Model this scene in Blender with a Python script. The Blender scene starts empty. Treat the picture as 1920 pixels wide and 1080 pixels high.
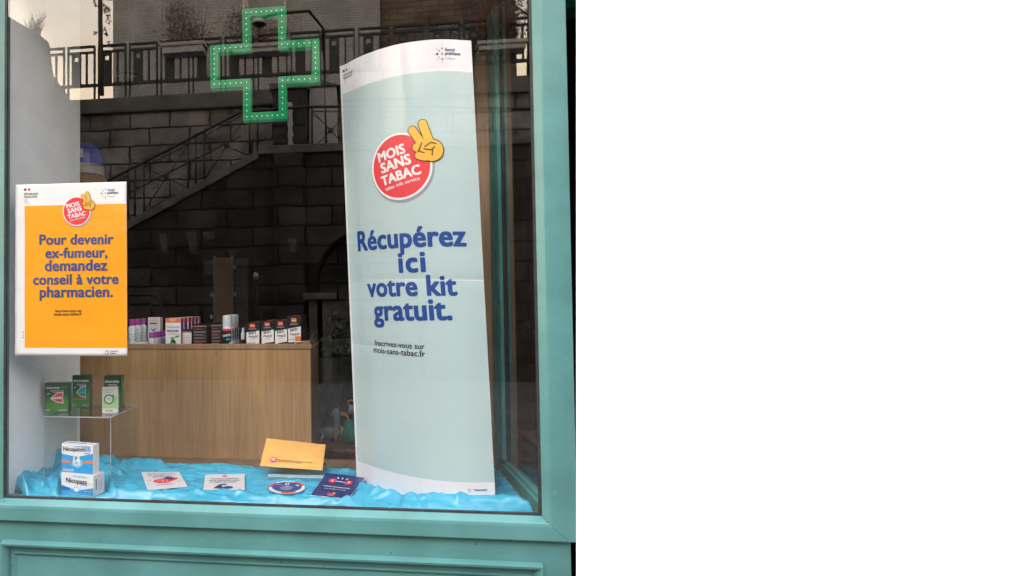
import bpy, bmesh, math, random
from mathutils import Vector, Matrix, noise
from mathutils.geometry import tessellate_polygon
R = math.radians
S = bpy.context.scene
col = S.collection
random.seed(7)

# ------------------------------------------------------------------ camera
YAW, PITCH, ROLL, F = 0.1243, 0.02697, -0.00935, 1110.4
EYE = Vector((0, -2.0, 1.5))
_f = Vector((-math.sin(YAW)*math.cos(PITCH), math.cos(YAW)*math.cos(PITCH), math.sin(PITCH)))
_r = Vector((math.cos(YAW), math.sin(YAW), 0)); _u = _r.cross(_f)
RT = _r*math.cos(ROLL)+_u*math.sin(ROLL); UP = -_r*math.sin(ROLL)+_u*math.cos(ROLL); FW = _f
cd = bpy.data.cameras.new('camera'); cam = bpy.data.objects.new('camera', cd); col.objects.link(cam)
M = Matrix((RT, UP, -FW)).transposed().to_4x4(); M.translation = EYE; cam.matrix_world = M
cd.sensor_width = 36; cd.lens = 36*F/1920; cd.shift_x = (960-540)/1920; cd.clip_start = 0.02; cd.clip_end = 500
S.camera = cam
# ------------------------------------------------------------------ world, sun, exposure
SUN_EL, SUN_AZ = R(42), R(205)      # azimuth: compass angle of the sun, measured from +y towards +x
w = bpy.data.worlds.new("World"); S.world = w; w.use_nodes = True
nt = w.node_tree; N = nt.nodes; L = nt.links
bg = N['Background']; bg.inputs['Strength'].default_value = 0.15
sky = N.new('ShaderNodeTexSky'); sky.sky_type = 'NISHITA'; sky.sun_disc = False
sky.sun_elevation = SUN_EL; sky.sun_rotation = SUN_AZ; sky.air_density = 1.5; sky.dust_density = 3
tc = N.new('ShaderNodeTexCoord'); mp = N.new('ShaderNodeMapping'); mp.inputs['Scale'].default_value = (2.2, 2.2, 6.5)
ns = N.new('ShaderNodeTexNoise'); ns.inputs['Scale'].default_value = 1.6; ns.inputs['Detail'].default_value = 7; ns.inputs['Roughness'].default_value = .6
cr = N.new('ShaderNodeValToRGB'); e = cr.color_ramp.elements
e[0].position = .36; e[0].color = (.64, .70, .80, 1); e[1].position = .62; e[1].color = (.92, .96, 1.02, 1)
vs = N.new('ShaderNodeVectorMath'); vs.operation = 'SCALE'; vs.inputs['Scale'].default_value = 14.0
mx = N.new('ShaderNodeMix'); mx.data_type = 'RGBA'; mx.inputs['Factor'].default_value = .82
L.new(tc.outputs['Generated'], mp.inputs['Vector']); L.new(mp.outputs[0], ns.inputs['Vector']); L.new(ns.outputs['Fac'], cr.inputs[0])
sz = N.new('ShaderNodeSeparateXYZ'); L.new(tc.outputs['Generated'], sz.inputs[0])
mr = N.new('ShaderNodeMapRange'); mr.inputs['From Min'].default_value = .33; mr.inputs['From Max'].default_value = .62; mr.inputs['To Min'].default_value = 1; mr.inputs['To Max'].default_value = 0; L.new(sz.outputs['Z'], mr.inputs['Value'])
mw = N.new('ShaderNodeMix'); mw.data_type = 'RGBA'; mw.blend_type = 'MULTIPLY'; mw.inputs['B'].default_value = (1.85, 1.36, .86, 1); L.new(mr.outputs[0], mw.inputs['Factor']); L.new(cr.outputs[0], mw.inputs['A']); L.new(mw.outputs['Result'], vs.inputs[0])
L.new(sky.outputs[0], mx.inputs['A']); L.new(vs.outputs[0], mx.inputs['B']); L.new(mx.outputs['Result'], bg.inputs[0])
sd = bpy.data.lights.new('sun', 'SUN'); sun = bpy.data.objects.new('sun', sd); col.objects.link(sun)
sd.energy = 0.5; sd.angle = R(20); sd.color = (1, .975, .95)
sdir = Vector((math.sin(SUN_AZ)*math.cos(SUN_EL), math.cos(SUN_AZ)*math.cos(SUN_EL), math.sin(SUN_EL)))
sun.rotation_euler = sdir.to_track_quat('Z', 'Y').to_euler(); sun.location = (0, -6, 20)
S.view_settings.view_transform = 'Standard'; S.view_settings.look = 'None'; S.view_settings.gamma = 1
S.view_settings.exposure = 1.42
try:
    S.cycles.max_bounces = 10; S.cycles.transparent_max_bounces = 24
except Exception: pass

# ------------------------------------------------------------------ measuring
def ray(px, py): return RT*((px-540)/F) + UP*((540-py)/F) + FW
def at(px, py, Y=0.0):
    d = ray(px, py); return EYE + d*((Y-EYE.y)/d.y)
def atz(px, py, z):
    d = ray(px, py); return EYE + d*((z-EYE.z)/d.z)
def mir(px, py, Y):
    p = at(px, py, Y); return Vector((p.x, -p.y, p.z))
def proj(p):
    d = p-EYE; k = F/d.dot(FW); return (540+d.dot(RT)*k, 540-d.dot(UP)*k)
# ------------------------------------------------------------------ materials
MATS = {}
def mat(name, c, rough=.6, var=.12, scale=8, bump=0, bscale=None, metal=0, spec=.5, stretch=(1, 1, 1), coat=0, trans=0, emit=None, es=0, detail=5, c2=None, lo=.35, hi=.65, speck=None):
    if name in MATS: return MATS[name]
    m = bpy.data.materials.new(name); m.use_nodes = True; n = m.node_tree.nodes; l = m.node_tree.links; b = n['Principled BSDF']
    b.inputs['Roughness'].default_value = rough; b.inputs['Metallic'].default_value = metal; b.inputs['Specular IOR Level'].default_value = spec
    b.inputs['Coat Weight'].default_value = coat; b.inputs['Coat Roughness'].default_value = .12
    if trans: b.inputs['Transmission Weight'].default_value = trans
    t = n.new('ShaderNodeTexCoord'); mpn = n.new('ShaderNodeMapping'); mpn.inputs['Scale'].default_value = stretch
    l.new(t.outputs['Object'], mpn.inputs['Vector'])
    no = n.new('ShaderNodeTexNoise'); no.inputs['Scale'].default_value = scale; no.inputs['Detail'].default_value = detail
    l.new(mpn.outputs[0], no.inputs['Vector'])
    rp = n.new('ShaderNodeValToRGB'); e = rp.color_ramp.elements; e[0].position = lo; e[1].position = hi
    c2 = c2 or tuple(min(1, x*(1+var)) for x in c)
    e[0].color = (*[x*(1-var) for x in c], 1); e[1].color = (*c2, 1)
    l.new(no.outputs['Fac'], rp.inputs[0]); l.new(rp.outputs[0], b.inputs['Base Color'])
    if bump:
        n2 = n.new('ShaderNodeTexNoise'); n2.inputs['Scale'].default_value = bscale or scale*3; n2.inputs['Detail'].default_value = 6
        l.new(mpn.outputs[0], n2.inputs['Vector']); bp = n.new('ShaderNodeBump'); bp.inputs['Strength'].default_value = bump; bp.inputs['Distance'].default_value = .01
        l.new(n2.outputs['Fac'], bp.inputs['Height']); l.new(bp.outputs[0], b.inputs['Normal'])
    if emit: b.inputs['Emission Color'].default_value = (*emit, 1); b.inputs['Emission Strength'].default_value = es
    if speck:
        n3 = n.new('ShaderNodeTexNoise'); n3.inputs['Scale'].default_value = 38; n3.inputs['Detail'].default_value = 4; l.new(t.outputs['Object'], n3.inputs['Vector'])
        r3 = n.new('ShaderNodeValToRGB'); e3 = r3.color_ramp.elements; e3[0].position = .70; e3[0].color = (0, 0, 0, 1); e3[1].position = .74; e3[1].color = (1, 1, 1, 1); l.new(n3.outputs['Fac'], r3.inputs[0])
        m3 = n.new('ShaderNodeMix'); m3.data_type = 'RGBA'; l.new(r3.outputs[0], m3.inputs['Factor']); l.new(rp.outputs[0], m3.inputs['A']); m3.inputs['B'].default_value = (*speck, 1)
        n4 = n.new('ShaderNodeTexNoise'); n4.inputs['Scale'].default_value = 55; n4.inputs['Detail'].default_value = 5; mp4 = n.new('ShaderNodeMapping'); mp4.inputs['Location'].default_value = (5, 2, 9); l.new(t.outputs['Object'], mp4.inputs['Vector']); l.new(mp4.outputs[0], n4.inputs['Vector'])
        r4 = n.new('ShaderNodeValToRGB'); e4 = r4.color_ramp.elements; e4[0].position = .71; e4[0].color = (0, 0, 0, 1); e4[1].position = .74; e4[1].color = (.8, .8, .8, 1); l.new(n4.outputs['Fac'], r4.inputs[0])
        m4 = n.new('ShaderNodeMix'); m4.data_type = 'RGBA'; l.new(r4.outputs[0], m4.inputs['Factor']); l.new(m3.outputs['Result'], m4.inputs['A']); m4.inputs['B'].default_value = (.02, .06, .06, 1); l.new(m4.outputs['Result'], b.inputs['Base Color'])
    MATS[name] = m; return m
def brickmat(name, c1, c2, mortar, bw, bh, ms=.012, vert=True, bump=.6, rough=.85, stain=.5, offset=.5, dist=.03):
    m = bpy.data.materials.new(name); m.use_nodes = True; n = m.node_tree.nodes; l = m.node_tree.links; b = n['Principled BSDF']
    b.inputs['Roughness'].default_value = rough; b.inputs['Specular IOR Level'].default_value = .3
    t = n.new('ShaderNodeTexCoord'); sp = n.new('ShaderNodeSeparateXYZ'); cb = n.new('ShaderNodeCombineXYZ')
    wn = n.new('ShaderNodeTexNoise'); wn.inputs['Scale'].default_value = 2.5; va = n.new('ShaderNodeVectorMath'); va.operation = 'MULTIPLY_ADD'
    va.inputs[1].default_value = (dist, dist, dist)
    l.new(t.outputs['Object'], wn.inputs['Vector']); l.new(wn.outputs['Color'], va.inputs[0]); l.new(t.outputs['Object'], va.inputs[2])
    l.new(va.outputs[0], sp.inputs[0]); l.new(sp.outputs['X'], cb.inputs['X']); l.new(sp.outputs['Z' if vert else 'Y'], cb.inputs['Y'])
    br = n.new('ShaderNodeTexBrick'); br.offset = offset; br.inputs['Scale'].default_value = 1
    br.inputs['Brick Width'].default_value = bw; br.inputs['Row Height'].default_value = bh; br.inputs['Mortar Size'].default_value = ms; br.inputs['Mortar Smooth'].default_value = .25
    br.inputs['Color1'].default_value = (*c1, 1); br.inputs['Color2'].default_value = (*c2, 1); br.inputs['Mortar'].default_value = (*mortar, 1)
    l.new(cb.outputs[0], br.inputs['Vector'])
    no = n.new('ShaderNodeTexNoise'); no.inputs['Scale'].default_value = 1.3; no.inputs['Detail'].default_value = 8; no.inputs['Roughness'].default_value = .65
    l.new(t.outputs['Object'], no.inputs['Vector']); rp = n.new('ShaderNodeValToRGB'); e = rp.color_ramp.elements
    e[0].position = .38; e[0].color = (stain, stain, stain, 1); e[1].position = .62; e[1].color = (1.15, 1.12, 1.1, 1); l.new(no.outputs['Fac'], rp.inputs[0])
    mm = n.new('ShaderNodeMix'); mm.data_type = 'RGBA'; mm.blend_type = 'MULTIPLY'; mm.inputs['Factor'].default_value = 1
    l.new(br.outputs['Color'], mm.inputs['A']); l.new(rp.outputs[0], mm.inputs['B']); l.new(mm.outputs['Result'], b.inputs['Base Color'])
    n2 = n.new('ShaderNodeTexNoise'); n2.inputs['Scale'].default_value = 9; n2.inputs['Detail'].default_value = 6; l.new(t.outputs['Object'], n2.inputs['Vector'])
    ma = n.new('ShaderNodeMath'); ma.operation = 'MULTIPLY_ADD'; ma.inputs[1].default_value = -1.5; l.new(br.outputs['Fac'], ma.inputs[0]); l.new(n2.outputs['Fac'], ma.inputs[2])
    bp = n.new('ShaderNodeBump'); bp.inputs['Strength'].default_value = bump; bp.inputs['Distance'].default_value = .05
    l.new(ma.outputs[0], bp.inputs['Height']); l.new(bp.outputs[0], b.inputs['Normal'])
    return m
def woodmat(name, c, c2, scale=1.0, rough=.45):
    m = bpy.data.materials.new(name); m.use_nodes = True; n = m.node_tree.nodes; l = m.node_tree.links; b = n['Principled BSDF']; b.inputs['Roughness'].default_value = rough
    b.inputs['Specular IOR Level'].default_value = .3
    t = n.new('ShaderNodeTexCoord'); mpn = n.new('ShaderNodeMapping'); mpn.inputs['Scale'].default_value = (60*scale, 60*scale, 2.2*scale); l.new(t.outputs['Object'], mpn.inputs['Vector'])
    a = n.new('ShaderNodeTexNoise'); a.inputs['Scale'].default_value = 1.6; a.inputs['Detail'].default_value = 6; a.inputs['Distortion'].default_value = .4; l.new(mpn.outputs[0], a.inputs['Vector'])
    mp2 = n.new('ShaderNodeMapping'); mp2.inputs['Scale'].default_value = (7*scale, 7*scale, .8*scale); l.new(t.outputs['Object'], mp2.inputs['Vector'])
    a2 = n.new('ShaderNodeTexNoise'); a2.inputs['Scale'].default_value = 1.5; a2.inputs['Detail'].default_value = 3; l.new(mp2.outputs[0], a2.inputs['Vector'])
    rp = n.new('ShaderNodeValToRGB'); e = rp.color_ramp.elements; e[0].position = .3; e[0].color = (*c2, 1); e[1].position = .68; e[1].color = (*c, 1); l.new(a.outputs['Fac'], rp.inputs[0])
    r2 = n.new('ShaderNodeValToRGB'); e = r2.color_ramp.elements; e[0].position = .35; e[0].color = (.8, .78, .74, 1); e[1].position = .65; e[1].color = (1.05, 1.05, 1.05, 1); l.new(a2.outputs['Fac'], r2.inputs[0])
    mm = n.new('ShaderNodeMix'); mm.data_type = 'RGBA'; mm.blend_type = 'MULTIPLY'; mm.inputs['Factor'].default_value = 1
    l.new(rp.outputs[0], mm.inputs['A']); l.new(r2.outputs[0], mm.inputs['B']); l.new(mm.outputs['Result'], b.inputs['Base Color'])
    bp = n.new('ShaderNodeBump'); bp.inputs['Strength'].default_value = .15; bp.inputs['Distance'].default_value = .002; l.new(a.outputs['Fac'], bp.inputs['Height']); l.new(bp.outputs[0], b.inputs['Normal'])
    return m
def clearmat(name, k=2.0, tint=(1, 1, 1), rough=0.0, add=0.0):
    m = bpy.data.materials.new(name); m.use_nodes = True; n = m.node_tree.nodes; l = m.node_tree.links
    n.remove(n['Principled BSDF']); o = n['Material Output']
    tr = n.new('ShaderNodeBsdfTransparent'); tr.inputs[0].default_value = (*tint, 1); gl = n.new('ShaderNodeBsdfGlossy'); gl.inputs['Roughness'].default_value = rough
    ge = n.new('ShaderNodeNewGeometry'); dt = n.new('ShaderNodeVectorMath'); dt.operation = 'DOT_PRODUCT'; l.new(ge.outputs['Normal'], dt.inputs[0]); l.new(ge.outputs['Incoming'], dt.inputs[1])
    ab = n.new('ShaderNodeMath'); ab.operation = 'ABSOLUTE'; l.new(dt.outputs['Value'], ab.inputs[0]); sb_ = n.new('ShaderNodeMath'); sb_.operation = 'SUBTRACT'; sb_.inputs[0].default_value = 1; l.new(ab.outputs[0], sb_.inputs[1])
    pw = n.new('ShaderNodeMath'); pw.operation = 'POWER'; pw.inputs[1].default_value = 5; l.new(sb_.outputs[0], pw.inputs[0])
    fr = n.new('ShaderNodeMath'); fr.operation = 'MULTIPLY_ADD'; fr.inputs[1].default_value = .96; fr.inputs[2].default_value = .04; l.new(pw.outputs[0], fr.inputs[0])
    ma = n.new('ShaderNodeMath'); ma.operation = 'MULTIPLY_ADD'; ma.inputs[1].default_value = k; ma.inputs[2].default_value = add; ma.use_clamp = True
    ms = n.new('ShaderNodeMixShader'); l.new(fr.outputs[0], ma.inputs[0]); l.new(ma.outputs[0], ms.inputs[0]); l.new(tr.outputs[0], ms.inputs[1]); l.new(gl.outputs[0], ms.inputs[2]); l.new(ms.outputs[0], o.inputs[0])
    return m
# ------------------------------------------------------------------ mesh builder
class MB:
    def __init__(s): s.v = []; s.f = []; s.m = []; s.sm = []; s.mats = []
    def mi(s, m):
        if m not in s.mats: s.mats.append(m)
        return s.mats.index(m)
    def add(s, vs, fs, m, smooth=False):
        o = len(s.v); i = s.mi(m); s.v += [tuple(v) for v in vs]
        for f in fs: s.f.append([o+k for k in f]); s.m.append(i); s.sm.append(smooth)
    def box(s, a, b, m, mtx=None):
        x0, y0, z0 = a; x1, y1, z1 = b
        vs = [Vector(p) for p in ((x0,y0,z0),(x1,y0,z0),(x1,y1,z0),(x0,y1,z0),(x0,y0,z1),(x1,y0,z1),(x1,y1,z1),(x0,y1,z1))]
        if mtx: vs = [mtx @ v for v in vs]
        s.add(vs, [(0,3,2,1),(4,5,6,7),(0,1,5,4),(1,2,6,5),(2,3,7,6),(3,0,4,7)], m)
    def hexa(s, front, back, m):   # two matching loops
        n = len(front); vs = list(front)+list(back)
        s.add(vs, [tuple(range(n)), tuple(range(2*n-1, n-1, -1))]+[(i, i+n, (i+1) % n+n, (i+1) % n) for i in range(n)], m)
    def prism(s, loop, d, m):
        d = Vector(d); s.hexa([Vector(p) for p in loop], [Vector(p)+d for p in loop], m)
    def tube(s, pts, r, m, n=8, caps=True, rs=None):
        pts = [Vector(p) for p in pts]; vs = []; fs = []
        for i, p in enumerate(pts):
            t = (pts[min(i+1, len(pts)-1)]-pts[max(i-1, 0)]).normalized()
            a = t.cross(Vector((0, 0, 1)) if abs(t.z) < .95 else Vector((0, 1, 0))).normalized(); b = t.cross(a)
            rr = rs[i] if rs else r
            for k in range(n):
                q = 2*math.pi*k/n; vs.append(p+(a*math.cos(q)+b*math.sin(q))*rr)
        for i in range(len(pts)-1):
            for k in range(n): fs.append((i*n+k, i*n+(k+1) % n, (i+1)*n+(k+1) % n, (i+1)*n+k))
        if caps: fs += [tuple(range(n))[::-1], tuple(range((len(pts)-1)*n, len(pts)*n))]
        s.add(vs, fs, m, True)
    def lathe(s, prof, c, m, n=20, ax=None):   # prof [(r,z)], mats may be list per segment
        c = Vector(c); vs = []
        for r, z in prof:
            for k in range(n): q = 2*math.pi*k/n; vs.append(c+Vector((r*math.cos(q), r*math.sin(q), z)))
        for i in range(len(prof)-1):
            mm = m[i] if isinstance(m, list) else m
            o = [vs[i*n+k] for k in range(n)]+[vs[(i+1)*n+k] for k in range(n)]
            s.add(o, [(k, (k+1) % n, n+(k+1) % n, n+k) for k in range(n)], mm, True)
    def ball(s, c, r, m, sc=(1, 1, 1), n=12):
        c = Vector(c); vs = []; fs = []
        for i in range(n+1):
            a = math.pi*i/n
            for k in range(n*2): q = math.pi*k/n; vs.append(c+Vector((math.sin(a)*math.cos(q)*r*sc[0], math.sin(a)*math.sin(q)*r*sc[1], math.cos(a)*r*sc[2])))
        for i in range(n):
            for k in range(n*2): fs.append((i*2*n+k, (i+1)*2*n+k, (i+1)*2*n+(k+1) % (2*n), i*2*n+(k+1) % (2*n)))
        s.add(vs, fs, m, True)
    def build(s, name, parent=None, bevel=0, org=None):
        me = bpy.data.meshes.new(name)
        if org is None and parent is not None: org = Vector(parent.location)
        org = Vector(org) if org is not None else Vector((0, 0, 0))
        me.from_pydata([tuple(Vector(v)-org) for v in s.v], [], s.f)
        for m in s.mats: me.materials.append(m)
        me.polygons.foreach_set('material_index', s.m); me.polygons.foreach_set('use_smooth', s.sm); me.update()
        o = bpy.data.objects.new(name, me); col.objects.link(o)
        if parent is not None: o.parent = parent
        else: o.location = org
        if bevel:
            b = o.modifiers.new('bevel', 'BEVEL'); b.width = bevel; b.segments = 2; b.limit_method = 'ANGLE'; b.angle_limit = R(40)
        return o
def tag(o, label, cat, group=None, kind=None):
    if label: o['label'] = label
    if cat: o['category'] = cat
    if group: o['group'] = group
    if kind: o['kind'] = kind
    return o
def empty(name, loc, label, cat, group=None):
    o = bpy.data.objects.new(name, None); o.location = loc; o.empty_display_size = .1; col.objects.link(o); return tag(o, label, cat, group)
def struct(o): o['kind'] = 'structure'; return o
def copy_tree(o, dx, parent=None):
    c = o.copy(); col.objects.link(c)
    if parent is not None: c.parent = parent
    else: c.location = Vector(o.location)+Vector(dx)
    for ch in o.children: copy_tree(ch, dx, c)
    return c
# ------------------------------------------------------------------ printed surfaces
class Surf:
    def __init__(s, fn, w, h, step=0, guess=(.5, .5)): s.fn = fn; s.w = w; s.h = h; s.step = step
    def inv(s, px, py):
        u, v = s.w/2, s.h/2
        for _ in range(30):
            p = proj(s.fn(u, v, 0)); d = 1e-4
            pu = proj(s.fn(u+d, v, 0)); pv = proj(s.fn(u, v+d, 0))
            a, b, c, e = (pu[0]-p[0])/d, (pv[0]-p[0])/d, (pu[1]-p[1])/d, (pv[1]-p[1])/d
            D = a*e-b*c; rx, ry = px-p[0], py-p[1]
            u += (e*rx-b*ry)/D; v += (a*ry-c*rx)/D
        return (u, v)
def affine(O, U, V, Nn, w, h):
    O = Vector(O); U = Vector(U).normalized(); V = Vector(V).normalized(); Nn = Vector(Nn).normalized()
    return Surf(lambda u, v, o: O+U*u+V*v+Nn*o, w, h)
def quad(p00, p10, p11, p01):
    p00, p10, p11, p01 = map(Vector, (p00, p10, p11, p01))
    w = (p10-p00).length; h = (p01-p00).length; n = (p10-p00).cross(p01-p00).normalized()
    return Surf(lambda u, v, o: p00*(1-u/w)*(1-v/h)+p10*(u/w)*(1-v/h)+p11*(u/w)*(v/h)+p01*(1-u/w)*(v/h)+n*o, w, h)
LAY = .00045
def emit2d(mb, sf, vs, fs, m, layer):
    if sf.step:
        bm = bmesh.new(); vv = [bm.verts.new((x, y, 0)) for x, y in vs]
        for f in fs:
            try: bm.faces.new([vv[i] for i in f])
            except ValueError: pass
        lo = min(x for x, y in vs); hi = max(x for x, y in vs); k = math.ceil(lo/sf.step)
        while k*sf.step < hi:
            bmesh.ops.bisect_plane(bm, geom=bm.verts[:]+bm.edges[:]+bm.faces[:], plane_co=(k*sf.step, 0, 0), plane_no=(1, 0, 0)); k += 1
        bm.verts.index_update(); vs = [(v.co.x, v.co.y) for v in bm.verts]; fs = [[v.index for v in f.verts] for f in bm.faces]; bm.free()
    mb.add([sf.fn(x, y, LAY*layer) for x, y in vs], fs, m)
def poly(mb, sf, pts, m, layer=1):
    t = tessellate_polygon([[Vector((x, y, 0)) for x, y in pts]])
    emit2d(mb, sf, pts, [tuple(i) for i in t], m, layer)
def rect(mb, sf, u0, v0, u1, v1, m, layer=1): emit2d(mb, sf, [(u0, v0), (u1, v0), (u1, v1), (u0, v1)], [(0, 1, 2, 3)], m, layer)
def ell(mb, sf, c, rx, ry, m, layer=1, n=40):
    emit2d(mb, sf, [(c[0], c[1])]+[(c[0]+rx*math.cos(2*math.pi*i/n), c[1]+ry*math.sin(2*math.pi*i/n)) for i in range(n)], [(0, i+1, (i+1) % n+1) for i in range(n)], m, layer)
def caps(mb, sf, a, b, r, m, layer=1, n=8):
    an = math.atan2(b[1]-a[1], b[0]-a[0]); p = []
    for i in range(n+1): q = an-math.pi/2+math.pi*i/n; p.append((b[0]+r*math.cos(q), b[1]+r*math.sin(q)))
    for i in range(n+1): q = an+math.pi/2+math.pi*i/n; p.append((a[0]+r*math.cos(q), a[1]+r*math.sin(q)))
    emit2d(mb, sf, p, [tuple(range(len(p)))], m, layer)
TXT = {}
def textmesh(s, bold, sp=0):
    k = (s, bold, sp)
    if k in TXT: return TXT[k]
    cu = bpy.data.curves.new('t', 'FONT'); cu.body = s; cu.size = 1; cu.offset = bold; cu.resolution_u = 3
    cu.space_character = sp or 1.03
    ob = bpy.data.objects.new('t', cu); col.objects.link(ob)
    me = bpy.data.meshes.new_from_object(ob.evaluated_get(bpy.context.evaluated_depsgraph_get()))
    vs = [(v.co.x, v.co.y) for v in me.vertices]; fs = [tuple(p.vertices) for p in me.polygons]
    bpy.data.objects.remove(ob); bpy.data.curves.remove(cu); bpy.data.meshes.remove(me)
    TXT[k] = (vs, fs); return TXT[k]
def text(mb, sf, s, a, b, m, layer=2, bold=.025, ys=1.0, slant=0, sp=0):
    bo = 0; sh_ = bold; vs, fs = textmesh(s, bo, sp)
    x0 = min(v[0] for v in vs); x1 = max(v[0] for v in vs); dx, dy = b[0]-a[0], b[1]-a[1]; ln = math.hypot(dx, dy); k = ln/(x1-x0); c, sn = dx/ln, dy/ln
    for q, (ox, oy) in enumerate(((0, 0), (-1, -.8), (1, -.8), (1, .8), (-1, .8), (-1.3, 0), (1.3, 0)) if sh_ > .004 else ((0, 0),)):
        out = []
        for x, y in vs:
            X = (x-x0+slant*y+ox*sh_)*k; Y = (y+oy*sh_)*k*ys; out.append((a[0]+X*c-Y*sn, a[1]+X*sn+Y*c))
        emit2d(mb, sf, out, fs, m, layer+q*.12)
def ptext(mb, sf, s, pa, pb, m, layer=2, bold=.025, ys=1.0): text(mb, sf, s, sf.inv(*pa), sf.inv(*pb), m, layer, bold, ys)

# palette of print inks
white = mat('white_paper', (.80, .80, .80), .55, .03, 6, bump=.05, bscale=12)
inkR = mat('ink_red', (.80, .045, .055), .5, .04); inkY = mat('ink_yellow', (.86, .47, .045), .5, .04); inkK = mat('ink_black', (.015, .015, .018), .5, .1)
inkB = mat('ink_blue', (.003, .055, .27), .5, .06); inkN = mat('ink_navy', (.012, .03, .16), .45, .08); inkW = mat('ink_white', (.84, .84, .84), .5, .02)
inkG = mat('ink_grey', (.30, .31, .33), .6, .05); inkV = mat('ink_purple', (.30, .03, .28), .5, .06); inkO = mat('ink_orange', (.85, .20, .04), .5, .05)
inkT = mat('ink_turquoise', (.03, .35, .50), .45, .06); inkGr = mat('ink_green', (.06, .36, .05), .5, .1); inkD = mat('ink_dark_green', (.012, .10, .035), .45, .1)
orange = mat('ink_amber', (.86, .37, .0), .5, .03, 5); mint = mat('ink_mint', (.47, .605, .605), .42, .03, 3); brown = mat('ink_brown', (.10, .035, .01), .5)
inkBr = mat('ink_poster_blue', (.035, .065, .22), .5, .06); inkDot = mat('ink_brown_text', (.12, .05, .02), .5)

mat('print_light_blue', (.25, .60, .85), .4); mat('print_green_3', (.07, .30, .03), .4)
def logo_mois(mb, sf, c, r, lay=3, tx=True):
    T = lambda x, y: (c[0]+x*r, c[1]+y*r)
    ell(mb, sf, T(.03, -.05), 1.03*r, 1.03*r, inkG, lay); ell(mb, sf, c, 1.0*r, 1.0*r, inkW, lay+1); ell(mb, sf, c, .935*r, .935*r, inkR, lay+2)
    if tx:
        for s, a, b, bo in (('MOIS', (-.69, .21), (.22, .38), .035), ('SANS', (-.60, -.14), (.38, .05), .035), ('TABAC', (-.60, -.52), (.66, -.27), .035)):
            text(mb, sf, s, T(*a), T(*b), inkW, lay+3, bo)
        text(mb, sf, 'tabac info service', T(-.50, -.69), T(.62, -.45), inkW, lay+3, .01)
    H = [((.46, 1.02), (.78, .5), .115), ((.77, 1.18), (.95, .6), .12), ((.57, .50), (.8, .42), .125), ((.62, .26), (.8, .2), .11)]
    for a, b, q in H: caps(mb, sf, T(*a), T(*b), (q+.025)*r, brown, lay+4)
    ell(mb, sf, T(1.0, .39), .345*r, .345*r, brown, lay+4)
    for a, b, q in H[2:]: caps(mb, sf, T(*a), T(*b), q*r, inkY, lay+6)
    for a, b, q in H[:2]: caps(mb, sf, T(*a), T(*b), q*r, inkY, lay+6)
    caps(mb, sf, T(.72, .62), T(.62, .38), .02*r, brown, lay+7); caps(mb, sf, T(.6, .39), T(.78, .33), .016*r, brown, lay+7)
    ell(mb, sf, T(1.0, .39), .315*r, .315*r, inkY, lay+6)
    caps(mb, sf, T(.80, .50), T(.98, .62), .016*r, brown, lay+8); caps(mb, sf, T(.98, .62), T(1.12, .58), .016*r, brown, lay+8); caps(mb, sf, T(.78, .44), T(.98, .40), .016*r, brown, lay+8)
    caps(mb, sf, T(.98, .40), T(1.08, .49), .016*r, brown, lay+8); caps(mb, sf, T(1.02, .42), T(1.0, .24), .016*r, brown, lay+8)
def logo_rf(mb, sf, p, k, lay=3):   # p lower-left of squares, k width of the whole mark
    rect(mb, sf, p[0], p[1], p[0]+.16*k, p[1]+.15*k, inkN, lay); rect(mb, sf, p[0]+.27*k, p[1], p[0]+.44*k, p[1]+.15*k, inkR, lay)
    text(mb, sf, 'RÉPUBLIQUE', (p[0], p[1]-.28*k), (p[0]+k, p[1]-.28*k), inkK, lay, .01); text(mb, sf, 'FRANÇAISE', (p[0], p[1]-.48*k), (p[0]+.92*k, p[1]-.48*k), inkK, lay, .01)
    for i, (s, q) in enumerate((('Liberté', .28), ('Égalité', .27), ('Fraternité', .38))): text(mb, sf, s, (p[0]+.03*k, p[1]-(.64+.11*i)*k), (p[0]+(.03+q)*k, p[1]-(.64+.11*i)*k), inkG, lay, 0)
def logo_spf(mb, sf, p, k, lay=3):  # p left end of the middle line
    text(mb, sf, 'Santé', (p[0], p[1]+.24*k), (p[0]+.62*k, p[1]+.24*k), inkN, lay, .01); text(mb, sf, 'publique', p, (p[0]+.95*k, p[1]), inkN, lay, .02)
    text(mb, sf, 'France', (p[0], p[1]-.3*k), (p[0]+.6*k, p[1]-.3*k), inkG, lay, 0)
    for x, y, q, m in ((-.2, .4, .045, inkN), (-.38, .25, .04, inkN), (-.52, .38, .035, inkT), (-.5, .05, .07, inkN), (-.68, .05, .025, inkT), (-.2, .05, .06, inkR), (-.38, -.17, .04, inkG), (-.5, -.3, .035, inkT), (-.2, -.28, .05, inkN), (-.2, -.47, .025, inkR), (-.2, .55, .02, inkR)):
        ell(mb, sf, (p[0]+x*k, p[1]+y*k), q*k, q*k, m, lay, 12)

# ================================================================== SETTING: street, seen mirrored in the window
SILL = .812
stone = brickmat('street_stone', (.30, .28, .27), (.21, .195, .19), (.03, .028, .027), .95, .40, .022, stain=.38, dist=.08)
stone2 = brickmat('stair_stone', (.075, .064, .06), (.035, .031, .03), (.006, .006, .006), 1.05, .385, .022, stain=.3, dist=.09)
whitebrick = brickmat('painted_brick', (.44, .435, .43), (.37, .37, .37), (.2, .2, .2), .24, .075, .008, stain=.75, dist=.005)
brownbrick = brickmat('brown_stone_house', (.21, .165, .13), (.15, .115, .09), (.08, .066, .056), .45, .16, .014, stain=.55)
paver = brickmat('street_paving', (.15, .145, .14), (.12, .118, .115), (.03, .03, .03), .32, .2, .012, vert=False, bump=.3, stain=.75)
iron = mat('dark_iron', (.012, .012, .013), .5, .2); coping = mat('coping_stone', (.11, .10, .095), .8, .35, 4, bump=.5)
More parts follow.
